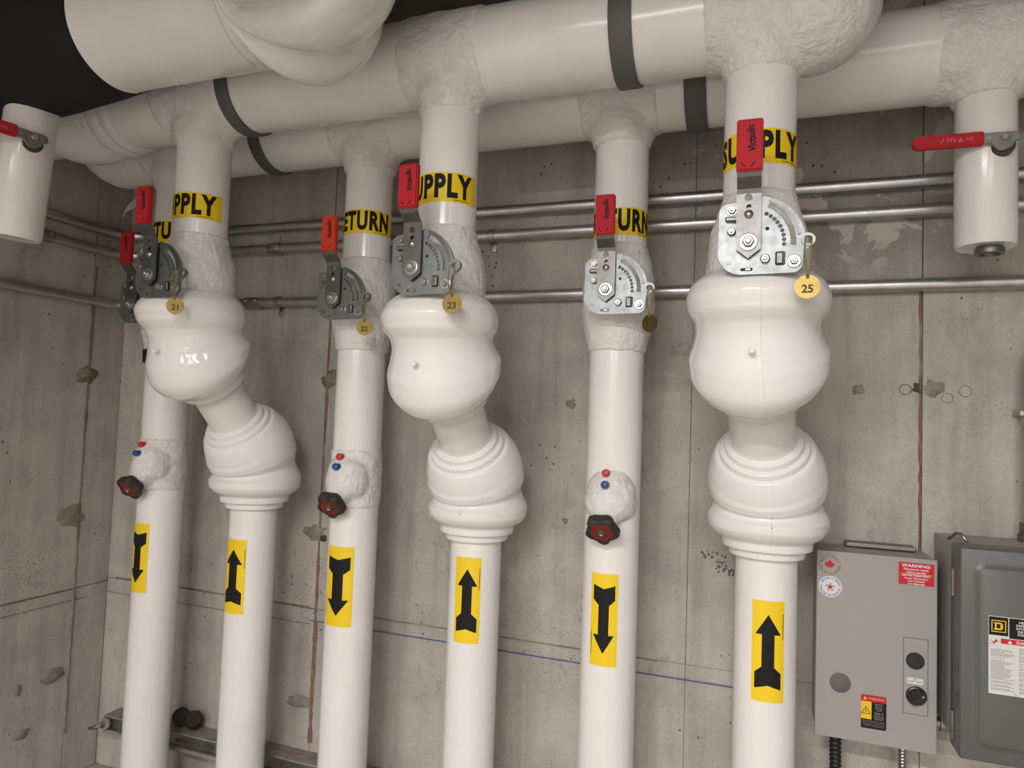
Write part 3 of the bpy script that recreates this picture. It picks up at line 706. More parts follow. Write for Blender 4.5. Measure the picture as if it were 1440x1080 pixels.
# ------------------------------------------------------------------ butterfly valve operators
def plate_outline():
    p = []
    p += circle(-.044, .072, .019, 6, rad(180), rad(90), True)
    p += [(-.01, .094), (.02, .099)]
    p += circle(.008, -.004, .110, 14, rad(78), rad(12), True)
    p += circle(.122, .002, .0155, 9, rad(80), rad(-75), True)
    p += [(.113, -.022), (.112, -.035)]
    p += circle(.092, -.049, .0195, 6, rad(0), rad(-88), True)
    p += [(.03, -.0695), (-.012, -.0695)]
    p += circle(-.014, -.019, .0505, 9, rad(-95), rad(-180), True)
    p += [(-.0635, .03)]
    return p
def operator(loc, label, orange=False):
    t = thing('valve_operator', label, 'valve', loc, group='lever operators on the butterfly valves')
    slot = circle(0, 0, .0985, 14, rad(64), rad(-5), True) + circle(0, 0, .0870, 14, rad(-5), rad(64), True)
    teeth = [circle(.074 * math.cos(rad(a)), .074 * math.sin(rad(a)), .0048, 8) for a in (60, 52, 44, 36, 28, 20, 12, 4, -4)]
    holes = [slot, circle(.1225, .002, .0085, 12), rrect(.056, .077, -.052, -.021, .003, 2), rrect(-.047, -.024, .046, .060, .002, 2), rrect(-.016, .010, -.062, -.055, .002, 2), circle(.039, .031, .0045, 8)] + teeth
    bm = BM(); prism(bm, plate_outline(), -.003, .003, holes); pl = link('throttling_plate', bm, 'zinc_plate', t)
    bm = BM(); ol = circle(0, 0, .1085, 16, rad(66), rad(8), True); il = circle(0, 0, .1010, 16, rad(8), rad(66), True); prism(bm, ol + il, -.0062, -.003); link('rolled_rim', bm, 'zinc_lever', pl)
    bm = BM(); lathe(bm, (.1225, .002, .002) and (.1225, -.0030, .002), (0, -1, 0), [(0, .0148), (.003, .0142), (.003, .0090), (0, .0085)], 22, cap=False); link('ear_ring', bm, 'zinc_plate', pl, smooth=True, angle=40)
    bm = BM(); box(bm, .058, .072, -.009, .004, -.049, -.024, .002); link('latch_tab', bm, 'zinc_lever', pl)
    bm = BM(); box(bm, -.050, -.022, -.010, .003, .050, .061, .003); link('latch_tab', bm, 'zinc_lever', pl)
    bm = BM(); box(bm, -.006, .006, -.0055, .002, -.061, -.056, .001); link('latch_tab', bm, 'bolt_steel', pl)
    def bolt(x, z, r, hexr, y=-.003, tall=.008):
        bm = BM(); lathe(bm, (x, y, z), (0, -1, 0), [(0, r), (.002, r), (.0025, r * .9)], 20); lathe(bm, (x, y - .002, z), (0, -1, 0), [(0, hexr), (tall * .7, hexr), (tall, hexr * .8)], 6)
        lathe(bm, (x, y - tall, z), (0, -1, 0), [(0, hexr * .45), (.004, hexr * .45), (.005, hexr * .3)], 12)
        link('bolt', bm, 'bolt_steel', t)
    bolt(-.036, .0755, .0125, .0095); bolt(-.036, .027, .0095, .0095); bolt(.0355, -.037, .011, .0105); bolt(.0945, -.0435, .0150, .0085)
    bm = BM(); tube(bm, (-.040, -.0028, -.042), (-.040, -.0045, -.042), .0052, 14); link('rivet', bm, 'zinc_lever', pl)
    # stem behind the plate
    bm = BM(); tube(bm, (0, .002, 0), (0, .075, 0), .014, 16); box(bm, -.03, .03, .003, .016, -.03, .03, .003); link('stem', bm, 'dull_steel', t)
    # lever: pointed foot, flat bar, joggle forward, then the grip
    hx = .026
    bm = BM(); prism(bm, [(0, -.036), (hx - .001, -.016), (hx, -.012), (hx, .108), (-hx, .108), (-hx, -.012), (-hx + .001, -.016)], -.0155, -.0105, [circle(-.001, .099, .0085, 12), circle(.0, .079, .0055, 10)])
    path = [(-.0155, -.0105, .108), (-.019, -.014, .118), (-.040, -.035, .138), (-.0455, -.0405, .148), (-.0465, -.0415, .160)]
    prev = None
    for yf, yb, z in path:
        hw = .0255; row = [bm.verts.new(c) for c in ((-hw, yf, z), (hw, yf, z), (hw, yb, z), (-hw, yb, z))]
        if prev:
            for k in range(4): bm.faces.new((prev[k], prev[(k + 1) % 4], row[(k + 1) % 4], row[k]))
        prev = row
    lv = link('lever', bm, 'zinc_lever', t)
    bm = BM(); lathe(bm, (0, -.0155, 0), (0, -1, 0), [(0, .020), (.0025, .020), (.003, .018)], 24); lathe(bm, (0, -.018, 0), (0, -1, 0), [(0, .013), (.008, .013), (.010, .0105)], 6); lathe(bm, (0, -.028, 0), (0, -1, 0), [(0, .007), (.005, .007), (.006, .005)], 14); link('pivot_nut', bm, 'bolt_steel', lv)
    bm = BM(); lathe(bm, (0, -.0155, .062), (0, -1, 0), [(0, .0095), (.002, .0095), (.004, .007), (.006, .004)], 16); link('rivet', bm, 'bolt_steel', lv, smooth=True, angle=40)
    bm = BM(); prism(bm, rrect(-.0275, .0275, .147, .262, .006, 4), -.053, -.035)
    bmesh.ops.bevel(bm, geom=[e for e in bm.edges if len(e.link_faces) == 2 and any(len(f.verts) > 6 for f in e.link_faces)], offset=.0035, segments=2, affect='EDGES')
    gp = link('grip', bm, 'red_grip_orange' if orange else 'red_grip', lv, smooth=True, angle=50)
    bm = text_bm('Victaulic', .0155, .060, bold=.035)
    for v in bm.verts: v.co = Vector((v.co.x, v.co.y + v.co.x * .10, 0))
    for v in bm.verts: v.co = Vector((-v.co.y + .003, v.co.x + .218, 0))
    for s_ in (-1, 1):
        A = circle(-.003, .166, .016, 8, rad(90 + s_ * 20), rad(90 + s_ * 75), True); B_ = circle(-.003, .166, .0135, 8, rad(90 + s_ * 75), rad(90 + s_ * 20), True)
        join(bm, poly_bm([(x, -(z - .166) + .170) for x, z in A + B_]))
    to_wall(bm, 0, -.0533, 0); link('grip_lettering', bm, 'black_ink', t)['kind'] = 'stuff'
    return t
# labels tell the valves apart by their pipe and brass tag
YPS, YPR = YS - 0.177, YR - 0.177
operator((-2.203, YPR, 1.974), 'red-gripped valve lever in the corner, mostly hidden behind the one in front')
operator((-1.757, YPS, 1.999), 'red-gripped valve lever with a curl of white paper behind its grip')
operator((-1.324, YPR, 1.975), 'orange-red-gripped valve lever above brass tag 22', True)
operator((-0.858, YPS, 1.984), 'red-gripped dull zinc valve lever above brass tag 23')
operator((-0.414, YPR, 1.977), 'red-gripped bright zinc valve lever above brass tag 24')
operator((-0.027, YPS, 2.007), 'red-gripped bright zinc valve lever above brass tag 25, on the pipe nearest the grey boxes')
# paper curl behind the second grip
bm = BM(); prev = None
for k in range(12):
    f = k / 11; x = -1.838 - .052 * f - .022 * f * f; z = 2.252 - .052 * f - .012 * math.sin(f * 3); y = 1.62 - .03 * math.sin(f * 3)
    ww = .02 * (1 - f * .7)
    row = [bm.verts.new((x, y, z + ww)), bm.verts.new((x - .004, y - .004, z - ww))]
    if prev: bm.faces.new((prev[0], prev[1], row[1], row[0]))
    prev = row
sol = bmesh.ops.solidify(bm, geom=bm.faces[:], thickness=.0006)
tag(link('paper_strip', bm, 'sticker_white', smooth=True), 'curled strip of white paper sticking out beside a red valve grip', 'paper')

# ------------------------------------------------------------------ brass number tags
def brass_tag(x, y, z, ez, num, label, rot):
    t = thing('brass_tag', label, 'tag', (x, y, z), group='round brass number tags')
    R_ = .0255; bm = BM()
    me_r = Matrix.Rotation(rot, 4, 'Z')
    prism(bm, circle(0, 0, R_, 40), -.001, .001, [circle(0, R_ - .0055, .0025, 10)])
    for v in bm.verts: v.co = me_r @ v.co
    d = link('disc', bm, 'brass' if num == '25' else 'brass_dull', t)
    bm = text_bm(num, .0165, bold=.03); to_wall(bm, 0, -.0016, -.004)
    for v in bm.verts: v.co = me_r @ v.co
    link('stamped_number', bm, 'brass_dark', d)
    bm = BM(); h = ez - z - .002; n = int(h / .0052)
    for sgn in (-1, 1):
        for k in range(n + 3):
            f = k / (n + 2); zz = R_ - .006 + (h - R_ + .008) * f; xx = sgn * (.0035 * math.sin(PI * f) + .0012 + .004 * f); yy = -.004 - .008 * math.sin(PI * min(1, f * 1.02)) + sgn * .001
            bmesh.ops.create_icosphere(bm, subdivisions=1, radius=.0023, matrix=Matrix.Translation((xx, yy, zz)))
    ch = link('ball_chain', bm, 'brass_chain', t, smooth=True); ch['kind'] = 'stuff'
EX = .1225
brass_tag(-1.757 + EX + .003, YPS - .026, 1.898, 2.001, '21', 'dull oval-looking brass tag on a ball chain, nearest the corner', .45)
brass_tag(-1.324 + EX + .004, YPR - .012, 1.876, 1.977, '22', 'dull brass tag on taped wrap of the middle return pipe, stamped twice with 2', .25)
brass_tag(-0.858 + EX + .004, YPS - .026, 1.884, 1.986, '23', 'dull brass tag lying against the upper bulge of the middle offset pipe', .1)
brass_tag(-0.414 + EX + .004, YPR - .012, 1.878, 1.979, '24', 'darkest brass tag, turned edgeways below the bright zinc valve plate', -.5)
brass_tag(-0.027 + EX - .002, YPS - .026, 1.902, 2.009, '25', 'brightest brass tag, hanging nearest the grey control boxes', 0.0)

# ------------------------------------------------------------------ conduits round the corner
RC = 0.0205
def conduit(z, label, clamps, xr=XR - 0.01, dzl=0.0):
    t = thing('conduit', label, 'conduit', group='steel conduits on the concrete walls')
    Rk = .13; yb, xl = YW - RC - .006, XL + RC + .006
    pts = [(xl, -1.2, z + dzl)] + [(xl, -1.2 + (yb - Rk + 1.2) * k / 6, z + dzl * (1 - k / 6)) for k in range(1, 7)]
    for k in range(1, 13):
        a = rad(90 * k / 12); pts.append((xl + Rk - Rk * math.cos(a), yb - Rk + Rk * math.sin(a), z))
    pts += [(xl + Rk + .3, yb, z), (-1.0, yb, z), (0, yb, z), (1, yb, z), (xr, yb, z)]
    bm = BM(); sweep(bm, pts, RC, 20); link('tube', bm, 'conduit_steel', t, smooth=True, angle=50)
    for kind, p in clamps:
        if kind == 'coupling_x':
            bm = BM(); lathe(bm, (p - .042, yb, z), (1, 0, 0), [(0, RC), (0, RC + .0045), (.084, RC + .0045), (.084, RC)], 20, cap=False)
            for q in (-.025, .025): lathe(bm, (p + q, yb - RC - .003, z + .006), (0, -1, 0), [(0, .006), (.007, .006), (.008, .004)], 8)
            link('coupling', bm, 'bolt_steel', t, smooth=True, angle=40)
        elif kind == 'coupling_y':
            bm = BM(); lathe(bm, (xl, p - .042, z), (0, 1, 0), [(0, RC), (0, RC + .0045), (.084, RC + .0045), (.084, RC)], 20, cap=False)
            for q in (-.025, .025): lathe(bm, (xl + RC + .003, p + q, z + .006), (1, 0, 0), [(0, .006), (.007, .006), (.008, .004)], 8)
            link('coupling', bm, 'bolt_steel', t, smooth=True, angle=40)
        elif kind == 'strap':
            bm = BM(); lathe(bm, (p - .012, yb, z), (1, 0, 0), [(0, RC), (0, RC + .004), (.024, RC + .004), (.024, RC)], 20, cap=False)
            box(bm, p - .012, p + .012, YW - .008, YW, z - .055, z - RC + .002, .002); lathe(bm, (p, YW - .008, z - .041), (0, -1, 0), [(0, .008), (.005, .008), (.006, .005)], 8)
            link('strap', bm, 'bolt_steel', t, smooth=True, angle=40)
        elif kind == 'strap_up':
            bm = BM(); lathe(bm, (p - .03, yb, z), (1, 0, 0), [(0, RC), (0, RC + .004), (.06, RC + .004), (.06, RC)], 20, cap=False)
            box(bm, p - .03, p + .03, yb - RC - .006, yb - RC, z - .012, z + .012, .002); box(bm, p - .004, p + .004, YW - .006, YW, z + RC, z + .06, .001)
            link('strap', bm, 'bolt_steel', t, smooth=True, angle=40)
conduit(2.362, 'uppermost of the three steel conduits along the wall', [])
conduit(2.272, 'middle steel conduit along the wall, with clips', [('strap_up', -1.905), ('strap', -0.937), ('coupling_y', 1.93)])
conduit(2.046, 'lowest steel conduit along the wall, behind the valve plates', [('coupling_x', -2.0), ('strap', -1.876)])
# conduit rising from the dark panel
t = thing('conduit', 'upright grey conduit rising from the top of dark grey panel', 'conduit')
bm = BM(); pts = [(.715, YW - .05, 1.315), (.715, YW - .05, 1.7)] + [(.715 + .16 * (1 - math.cos(rad(a))), YW - .05, 1.78 + .16 * math.sin(rad(a))) for a in range(0, 91, 10)] + [(1.6, YW - .05, 1.94)]
sweep(bm, pts, .0165, 18); link('tube', bm, 'conduit_steel', t, smooth=True, angle=50)
bm = BM(); lathe(bm, (.715, YW - .05, 1.3125), (0, 0, 1), [(0, .026), (.018, .026), (.02, .021), (.05, .021)], 18); link('connector', bm, 'dull_steel', t, smooth=True, angle=40)
bm = BM(); box(bm, .690, .740, YW - .07, YW, 1.660, 1.676, .002); link('strap', bm, 'bolt_steel', t)

# ------------------------------------------------------------------ control box
cb = thing('control_box', 'light grey control box with selector knob and red warning stickers', 'control box')
YX = 2.2
bx0, bx1, bz0, bz1 = .168, .4715, .731, 1.2535
bm = BM(); box(bm, bx0 + .002, bx1 - .004, YX + .006, YW - .004, bz0 + .012, bz1 - .001, .003); link('body', bm, 'box_grey', cb)
bm = BM(); box(bm, bx0, bx1, YX, YX + .007, bz0, bz1, .0018); link('cover', bm, 'box_grey', cb)
bm = BM(); box(bm, .255, .440, YW - .055, YW - .003, 1.255, 1.268, .003); link('mounting_bracket', bm, 'dull_steel', cb)
def plateart(parent, name, pts, z, mat, y=YX - .0006, cx=0.0, holes=None):
    bm = poly_holes(pts, holes) if holes else poly_bm(pts)
    return link(name, to_wall(bm, cx, y, z), mat, parent)
def words(parent, name, lines, mat, y):
    bm = BM()
    for body, x, z, h, ww, bold in lines: join(bm, to_wall(text_bm(body, h, ww, bold), x, y, z))
    return link(name, bm, mat, parent)
def R4(x0, x1, z0, z1): return [(x0, z0), (x1, z0), (x1, z1), (x0, z1)]
# switch plate
bm = BM(); box(bm, .391, .449, YX - .0022, YX + .001, .8315, 1.035, .001); sp = link('switch_plate', bm, 'box_grey', cb)
bm = BM(); prism(bm, R4(.3895, .4505, .830, 1.0365), YX - .0008, YX + .001); link('plate_shadow_gap', bm, 'plug_grey', sp)
bm = BM(); lathe(bm, (.4185, YX - .002, .9755), (0, -1, 0), [(0, .0225), (.003, .0225), (.0045, .021)], 36); link('blanking_plug', bm, 'switch_black', sp, smooth=True, angle=40)
st = plateart(sp, 'legend_plate', rrect(.3985, .438, .9125, .929, .002, 3), 0, 'sticker_white', YX - .0028)
words(st, 'lettering', [('OFF', .418, .9245, .0032, None, .02), ('HAND', .409, .9195, .0032, None, .02), ('AUTO', .4285, .9195, .0032, None, .02)], 'black_ink', YX - .0033)
bm = BM(); lathe(bm, (.4215, YX - .002, .882), (0, -1, 0), [(0, .0255), (.004, .0255), (.0055, .0235), (.0065, .0205), (.016, .0195), (.0185, .018)], 40)
kb = link('selector_knob', bm, 'switch_black', sp, smooth=True, angle=40)
bm = BM(); prism(bm, rrect(-.0068, .0068, -.0215, .0215, .003, 3), -.034, -.012); bmesh.ops.bevel(bm, geom=bm.edges[:], offset=.0015, segments=2, affect='EDGES')
mr = Matrix.Translation((.4215, YX, .882)) @ Matrix.Rotation(rad(50), 4, 'Y'); bm.transform(mr); link('knob_blade', bm, 'switch_black', kb, smooth=True, angle=40)
bm = BM(); prism(bm, rrect(-.0014, .0014, .012, .0165, .0005, 2), -.0346, -.033); bm.transform(mr); link('pointer_mark', bm, 'white_ink', kb)
bm = BM(); lathe(bm, (.2325, YX + .001, .886), (0, -1, 0), [(0, .0275), (.0022, .0275), (.003, .0265)], 40); link('knockout_plug', bm, 'plug_grey', cb, smooth=True, angle=40)
# red warning sticker
ws = plateart(cb, 'warning_sticker', R4(.3755, .4645, 1.1795, 1.2425), 0, 'sticker_pink')
wr = plateart(ws, 'red_field', R4(.3765, .4635, 1.1805, 1.2415), 0, 'red_ink', YX - .0010)
words(ws, 'lettering', [('WARNING:', .420, 1.2335, .0080, .071, .02), ('Disconnect supply', .420, 1.2237, .0055, .061, .015), ('before service', .420, 1.2155, .0055, .046, .015), ('ADVERTISSEMENT:', .420, 1.2068, .0058, .071, .015), ("Couper l'alimentation", .420, 1.1990, .0048, .058, .015), ("avant l'entretien", .420, 1.1918, .0048, .042, .015), ('et le d\u00e9pannage', .420, 1.1845, .0048, .042, .015)], 'white_ink', YX - .0014)
plateart(ws, 'rule_line', R4(.379, .461, 1.2107, 1.2112), 0, 'white_ink', YX - .0014)
# round stickers
def arc_text(body, r, a_mid, spread, h, inward):
    bm = BM(); n = len(body)
    for k, chv in enumerate(body):
        if chv == ' ': continue
        a = a_mid + (-(k - (n - 1) / 2) if not inward else (k - (n - 1) / 2)) * spread
        tb = text_bm(chv, h, None, .02)
        rot = Matrix.Rotation(a - PI / 2 if not inward else a + PI / 2, 4, 'Z')
        for v in tb.verts: v.co = rot @ v.co + Vector((r * math.cos(a), r * math.sin(a), 0))
        join(bm, tb)
    return bm
LEAF = [(0, 1), (.17, .66), (.40, .78), (.32, .30), (.55, .52), (.62, .38), (.92, .43), (.82, .14), (.96, .04), (.52, -.32), (.57, -.5), (.07, -.43), (.07, -.5), (-.07, -.5), (-.07, -.43), (-.57, -.5), (-.52, -.32), (-.96, .04), (-.82, .14), (-.92, .43), (-.62, .38), (-.55, .52), (-.32, .30), (-.40, .78), (-.17, .66)]
cx, cz = .2015, 1.2145
rs = plateart(cb, 'round_sticker', circle(0, 0, .0285, 44), cz, 'box_grey', cx=cx); rs['label'] = 'round maple leaf sticker with red ring'
plateart(rs, 'red_ring', circle(0, 0, .0285, 44), cz, 'red_ink', YX - .0010, cx, [circle(0, 0, .0275, 44)])
plateart(rs, 'maple_leaf', [(x * .0148, y * .0150) for x, y in LEAF], cz - .0005, 'red_ink', YX - .0012, cx)
bm = arc_text('Made in Canada', .0232, PI / 2, .185, .0042, False); join(bm, arc_text('Fabriqu\u00e9 au Canada', .0232, -PI / 2, .17, .0042, True)); link('lettering', to_wall(bm, cx, YX - .0012, cz), 'dark_red_ink', rs)
cx, cz = .2035, 1.1525
rs = plateart(cb, 'round_sticker', circle(0, 0, .0305, 44), cz, 'sticker_pale', cx=cx); rs['label'] = 'round white sticker with red trillium leaf'
plateart(rs, 'white_centre', circle(0, 0, .0195, 40), cz, 'sticker_white', YX - .0010, cx)
bm = BM()
for k in range(5):
    a = PI / 2 + k * 2 * PI / 5
    pet = [(0, -.12), (.20, .35), (.23, .62), (.12, .72), (0, 1), (-.12, .72), (-.23, .62), (-.20, .35)]
    hol = [(-.05, .30), (.05, .30), (.10, .56), (0, .72), (-.10, .56)]
    pb = poly_holes([(x * .0135, y * .0135) for x, y in pet], [[(x * .0135, y * .0135) for x, y in hol]])
    for v in pb.verts: v.co = Matrix.Rotation(a - PI / 2, 4, 'Z') @ v.co
    join(bm, pb)
link('trillium', to_wall(bm, cx, YX - .0013, cz - .001), 'red_ink', rs)
bm = arc_text('ONTARIO MADE', .0248, PI / 2 - .15, .215, .0048, False); join(bm, arc_text('FABRIQU\u00c9 EN ONTARIO', .0248, -PI / 2 - .15, .165, .0042, True)); link('lettering', to_wall(bm, cx, YX - .0010, cz), 'blue_ink', rs)
# black / yellow shock sticker
x0, x1, z0, z1 = .286, .3495, .773, .8645
ss = plateart(cb, 'shock_sticker', rrect(x0, x1, z0, z1, .004, 4), 0, 'black_ink')
plateart(ss, 'red_header', [(x0, .8465), (x1, .8465)] + rrect(x0, x1, z0, z1, .004, 4)[:10], 0, 'red_ink', YX - .0010)
plateart(ss, 'yellow_field', R4(x0, x0 + .0265, .7985, .8465), 0, 'label_yellow', YX - .0010)
plateart(ss, 'warning_triangle', [(x0 + .0125, .834), (x0 + .0005, .8125), (x0 + .0245, .8125)], 0, 'black_ink', YX - .0013, holes=[[(x0 + .0125, .8308), (x0 + .0032, .8140), (x0 + .0218, .8140)]])
plateart(ss, 'shock_bolt', [(x0 + .0138, .8265), (x0 + .0105, .8205), (x0 + .0125, .8205), (x0 + .0112, .8150), (x0 + .0150, .8218), (x0 + .0128, .8218)], 0, 'black_ink', YX - .0013)
plateart(ss, 'header_triangle', [(x0 + .010, .8605), (x0 + .0055, .8512), (x0 + .0145, .8512)], 0, 'label_yellow', YX - .0013)
words(ss, 'lettering', [('WARNING', .3235, .8555, .0062, .040, .02), ('Hazard of', .331, .8420, .0036, None, .01), ('Burn or', .331, .8365, .0036, None, .01), ('Electrical', .331, .8310, .0036, None, .01), ('Shock', .331, .8255, .0036, None, .01), ('Danger de', .331, .8185, .0036, None, .01), ('Br\u00fblure ou', .331, .8130, .0036, None, .01), ('de D\u00e9charge', .331, .8075, .0036, None, .01), ('\u00c9lectrique', .331, .8020, .0036, None, .01)] +
      [('Disconnect power before opening', .3175, .7945, .0028, .055, 0), ('this cover for service', .3175, .7900, .0028, .053, 0), ('Couper le courant avant', .3175, .7855, .0028, .055, 0), ("d'ouvrir ce couvercle", .3175, .7810, .0028, .050, 0)], 'sticker_pink', YX - .0013)

# ------------------------------------------------------------------ dark panel
dp = thing('disconnect_panel', 'dark grey disconnect panel with a yellow-on-black emblem and danger label', 'electrical panel')
YP = 2.06; px0, px1, pz0, pz1 = .5067, .92, .774, 1.3005
dp.location = (-.0155, 0, .0145)
bm = BM(); box(bm, px0 + .004, px1 - .01, YP + .085, YW - .004, pz0 + .016, pz1 - .004, .003); link('body', bm, 'panel_body', dp)
bm = BM(); box(bm, px0, px1, YP, YP + .092, pz0, pz1, .006, 3); door = link('door', bm, 'panel_grey', dp, smooth=True, angle=30)
# raised centre field of the door
bm = BM(); lo = []
outs = [(.5335, px1 - .035, .805, 1.268, .030, YP), (.5400, px1 - .041, .812, 1.261, .026, YP - .001), (.5475, px1 - .047, .820, 1.254, .022, YP - .0085), (.5500, px1 - .049, .8225, 1.2515, .020, YP - .0095)]
for a0, a1, c0, c1, rr, yy in outs: lo.append([bm.verts.new((x, yy, z)) for x, z in rrect(a0, a1, c0, c1, rr, 8)])
for a, b_ in zip(lo, lo[1:]):
    for k in range(len(a)): bm.faces.new((a[k], a[(k + 1) % len(a)], b_[(k + 1) % len(a)], b_[k]))
bm.faces.new(lo[-1]); link('raised_field', bm, 'panel_grey', door, smooth=True, angle=50)
for z in (1.20, .835):
    bm = BM(); tube(bm, (px0 - .001, YP + .062, z - .035), (px0 - .001, YP + .062, z + .035), .0055, 12); box(bm, px0 - .002, px0 + .008, YP + .06, YP + .078, z - .035, z + .035, .001); link('hinge', bm, 'dull_steel', dp, smooth=True, angle=40)
bm = BM(); sweep(bm, [(.515, YP + .16, 1.296), (.532, YP + .145, 1.318), (.542, YP + .135, 1.318), (.552, YP + .12, 1.298)], .004, 10); link('latch_pin', bm, 'bolt_steel', dp, smooth=True)
ys = YP - .0100
sx0, sx1 = .566, .80
sk = plateart(dp, 'safety_label', R4(sx0, sx1, .949, 1.139), 0, 'sticker_white', ys)
plateart(sk, 'logo_field', R4(sx0 + .001, .6075, 1.0925, 1.1375), 0, 'black_ink', ys - .0004); plateart(sk, 'title_field', R4(.6095, sx1, 1.088, 1.1375), 0, 'black_ink', ys - .0004)
lx, lz = .5875, 1.1150
plateart(sk, 'logo_square', R4(lx - .0155, lx + .0155, lz - .0145, lz + .0145), 0, 'label_yellow', ys - .0008, holes=[R4(lx - .0135, lx + .0135, lz - .0125, lz + .0125)])
dlt = [(lx - .0105, lz - .0090), (lx + .003, lz - .0090)] + circle(lx + .003, lz - .0030, .006, 5, -PI / 2, 0, True)[1:] + circle(lx + .003, lz + .0030, .006, 5, 0, PI / 2, True) + [(lx - .0105, lz + .0090), (lx - .0105, lz + .0060), (lx - .008, lz + .0060), (lx - .008, lz - .0060), (lx - .0105, lz - .0060)]
plateart(sk, 'logo_letter', dlt, 0, 'label_yellow', ys - .0008, holes=[R4(lx - .0045, lx + .0035, lz - .0055, lz + .0055)])
words(sk, 'title_lettering', [('HEAVY DUTY', .655, 1.1290, .0052, .050, .015), ('SAFETY SWITCH', .655, 1.1215, .0052, .062, .015), ('INTERRUPTEUR', .655, 1.1140, .0052, .062, .015), ('DE S\u00c9CURIT\u00c9', .655, 1.1065, .0052, .055, .015), ('POUR SERVICE', .655, 1.0990, .0052, .055, .015)], 'white_ink', ys - .0008)
plateart(sk, 'danger_band', R4(.592, sx1, 1.0735, 1.086), 0, 'red_ink', ys - .0004)
plateart(sk, 'danger_triangle', [(.606, 1.0755), (.616, 1.0755), (.611, 1.0838)], 0, 'white_ink', ys - .0008)
words(sk, 'danger_lettering', [('DANGER', .648, 1.0797, .0072, .046, .02)], 'white_ink', ys - .0008)
bm = BM()
for k, (a, l) in enumerate(((20, .9), (62, .8), (160, .9), (205, 1.0), (250, .7))):
    a = rad(a); q = [(0, -.0008), (.0115 * l, -.0004), (.0115 * l, .0006), (0, .0010)]
    join(bm, to_wall(poly_bm([(x * math.cos(a) - y * math.sin(a), x * math.sin(a) + y * math.cos(a)) for x, y in q]), .5795, ys - .0008, 1.0755))
join(bm, to_wall(poly_bm(circle(0, 0, .0022, 10)), .5815, ys - .0008, 1.0795)); link('shock_pictogram', bm, 'red_ink', sk)
bm = BM(); rnd = random.Random(4)
for c0, c1 in ((.5705, .620), (.630, .68), (.690, .738), (.748, .796)):
    z = 1.058 if c0 < .6 else 1.0655
    while z > .957:
        x = c0; end = c1 - rnd.choice((0, .004, .02, .008))
        while x < end:
            l = rnd.uniform(.003, .009); box(bm, x, min(x + l, end), ys - .0006, ys - .0002, z - .0007, z + .0007); x += l + .0013
        z -= rnd.choice((.0032, .0032, .0032, .0055))
link('fine_print', bm, 'grey_ink', sk)
plateart(sk, 'seal_mark', circle(.6225, .9535, .0035, 16), 0, 'grey_ink', ys - .0006, holes=[circle(.6225, .9535, .0024, 12)])
# nipple between the boxes, and the two flexible feeds below
t = tag(link('conduit_nipple', (lambda b: (lathe(b, (.462, 2.275, .790), (1, 0, 0), [(0, .016), (.03, .016), (.032, .021), (.046, .021), (.048, .016), (.062, .016)], 20), b)[1])(BM()), 'bolt_steel', smooth=True, angle=40), 'short steel conduit nipple joining the light box to the dark panel', 'conduit')
def flex(name, x, y, r, pitch, mat, label, lean):
    bm = BM(); pts, rr = [], []; z = .742; k = 0
    while z > 0.001:
        pts.append((x + lean * (.74 - z), y, z)); rr.append(r if k % 4 in (0, 1) else r * .84); z -= pitch / 4; k += 1
    sweep(bm, pts, rr, 20); o = link(name, bm, mat, smooth=True, angle=40)
    return tag(o, label, 'conduit')
flex('flexible_conduit', .228, 2.27, .0165, .0125, 'flex_black', 'black ribbed flexible conduit leaving the bottom of light grey box', .015)
flex('flexible_conduit', .402, 2.27, .0105, .009, 'bolt_steel', 'thin silver corrugated conduit leaving the bottom of light grey box', 0.0)

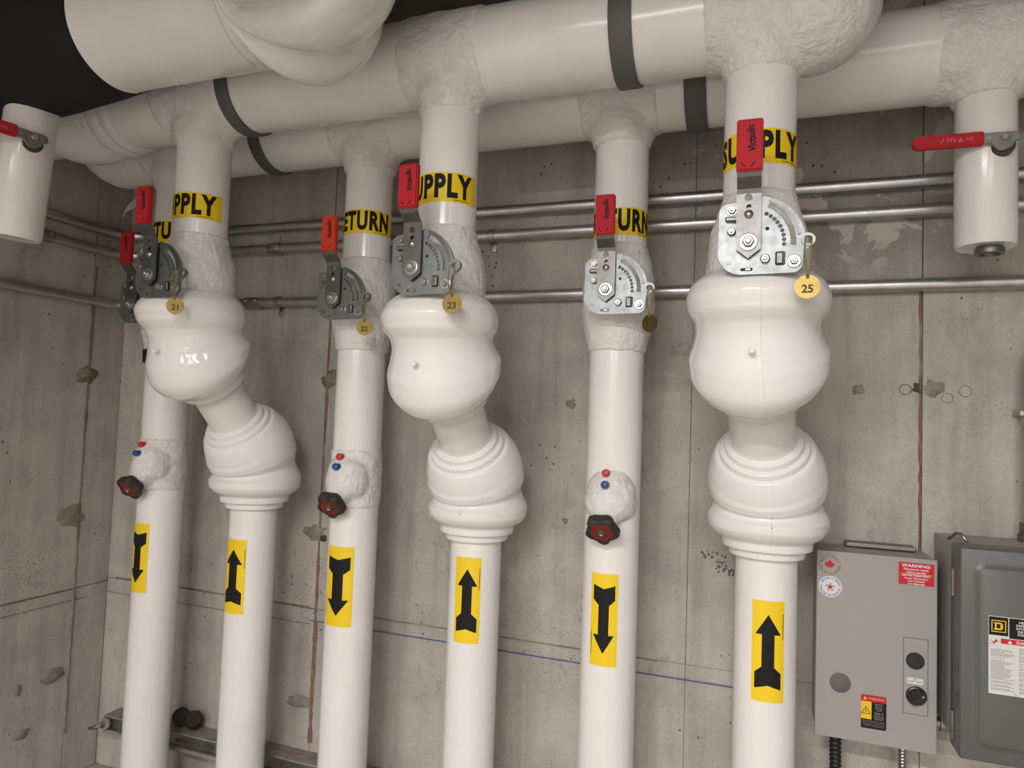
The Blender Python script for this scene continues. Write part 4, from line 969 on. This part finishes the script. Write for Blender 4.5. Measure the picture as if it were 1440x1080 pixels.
# ------------------------------------------------------------------ strut and oddments low on the wall
st = thing('strut_channel', 'dusty steel strut channel low on the wall behind the pipes', 'strut')
bm = BM(); box(bm, -2.62, -.30, 2.272, YW, .262, .268, .001); link('dusty_top', bm, 'dusty', st)
bm = BM(); box(bm, -2.62, -.30, 2.280, 2.288, .213, .262); box(bm, -2.62, -.30, 2.275, 2.281, .256, .263); box(bm, -2.62, -.30, 2.275, 2.281, .205, .216); box(bm, -2.62, -.30, 2.278, YW, .203, .208); link('channel', bm, 'dull_steel', st)
bm = BM(); box(bm, -2.62, -.30, 2.268, 2.278, .196, .210, .002); link('lower_lip', bm, 'dusty', st)
for x in [-2.2, -2.06, -1.92, -1.5, -1.36, -1.1, -.95]:
    bm = BM(); prism(bm, rrect(x - .03, x + .03, .228, .242, .006, 3), 2.2785, 2.2795); link('slot', bm, 'hole_dark', st)
def tie(x, y, z, label):
    t = thing('tie_bolt', label, 'bolt', (x, y, z)); bm = BM(); lathe(bm, (0, 0, 0), (.1, -1, .1), [(0, .024), (.006, .026), (.012, .024), (.013, .009), (.04, .009)], 18); link('washer', bm, 'patch', t, smooth=True, angle=40)
    bm = BM(); sweep(bm, [(.0, -.01, 0), (-.03, -.03, -.012), (-.06, -.03, -.02)], [.012, .009, .006], 12); link('rod', bm, 'dull_steel', t, smooth=True)
tie(-2.60, 2.268, .238, 'rusty washer and rod at the strut end in the corner')
tie(-1.64, 2.262, .205, 'round rusty washer on the strut between two pipes')
def cap(x, y, z, label, rx, ry, mat):
    bm = BM(); lathe(bm, (0, 0, 0), (0, -.55, 1), [(0, .030), (.004, .034), (.022, .034), (.026, .030)], 8); lathe(bm, (0, -.012, .022), (0, -.55, 1), [(0, .034), (.016, .034), (.020, .029)], 8)
    o = link('rubber_cap', bm, mat, smooth=False, loc=(x, y, z)); o.rotation_euler = (rx, ry, .3)
    tag(o, label, 'cap', 'spare caps on the strut')
cap(-2.235, 2.322, .296, 'dark eight-sided cap on the strut, tucked behind the first pipe', .1, -.2, 'knob_black')
cap(-2.172, 2.316, .300, 'brown eight-sided cap lying tilted on the strut', .25, .35, 'rubber_brown')
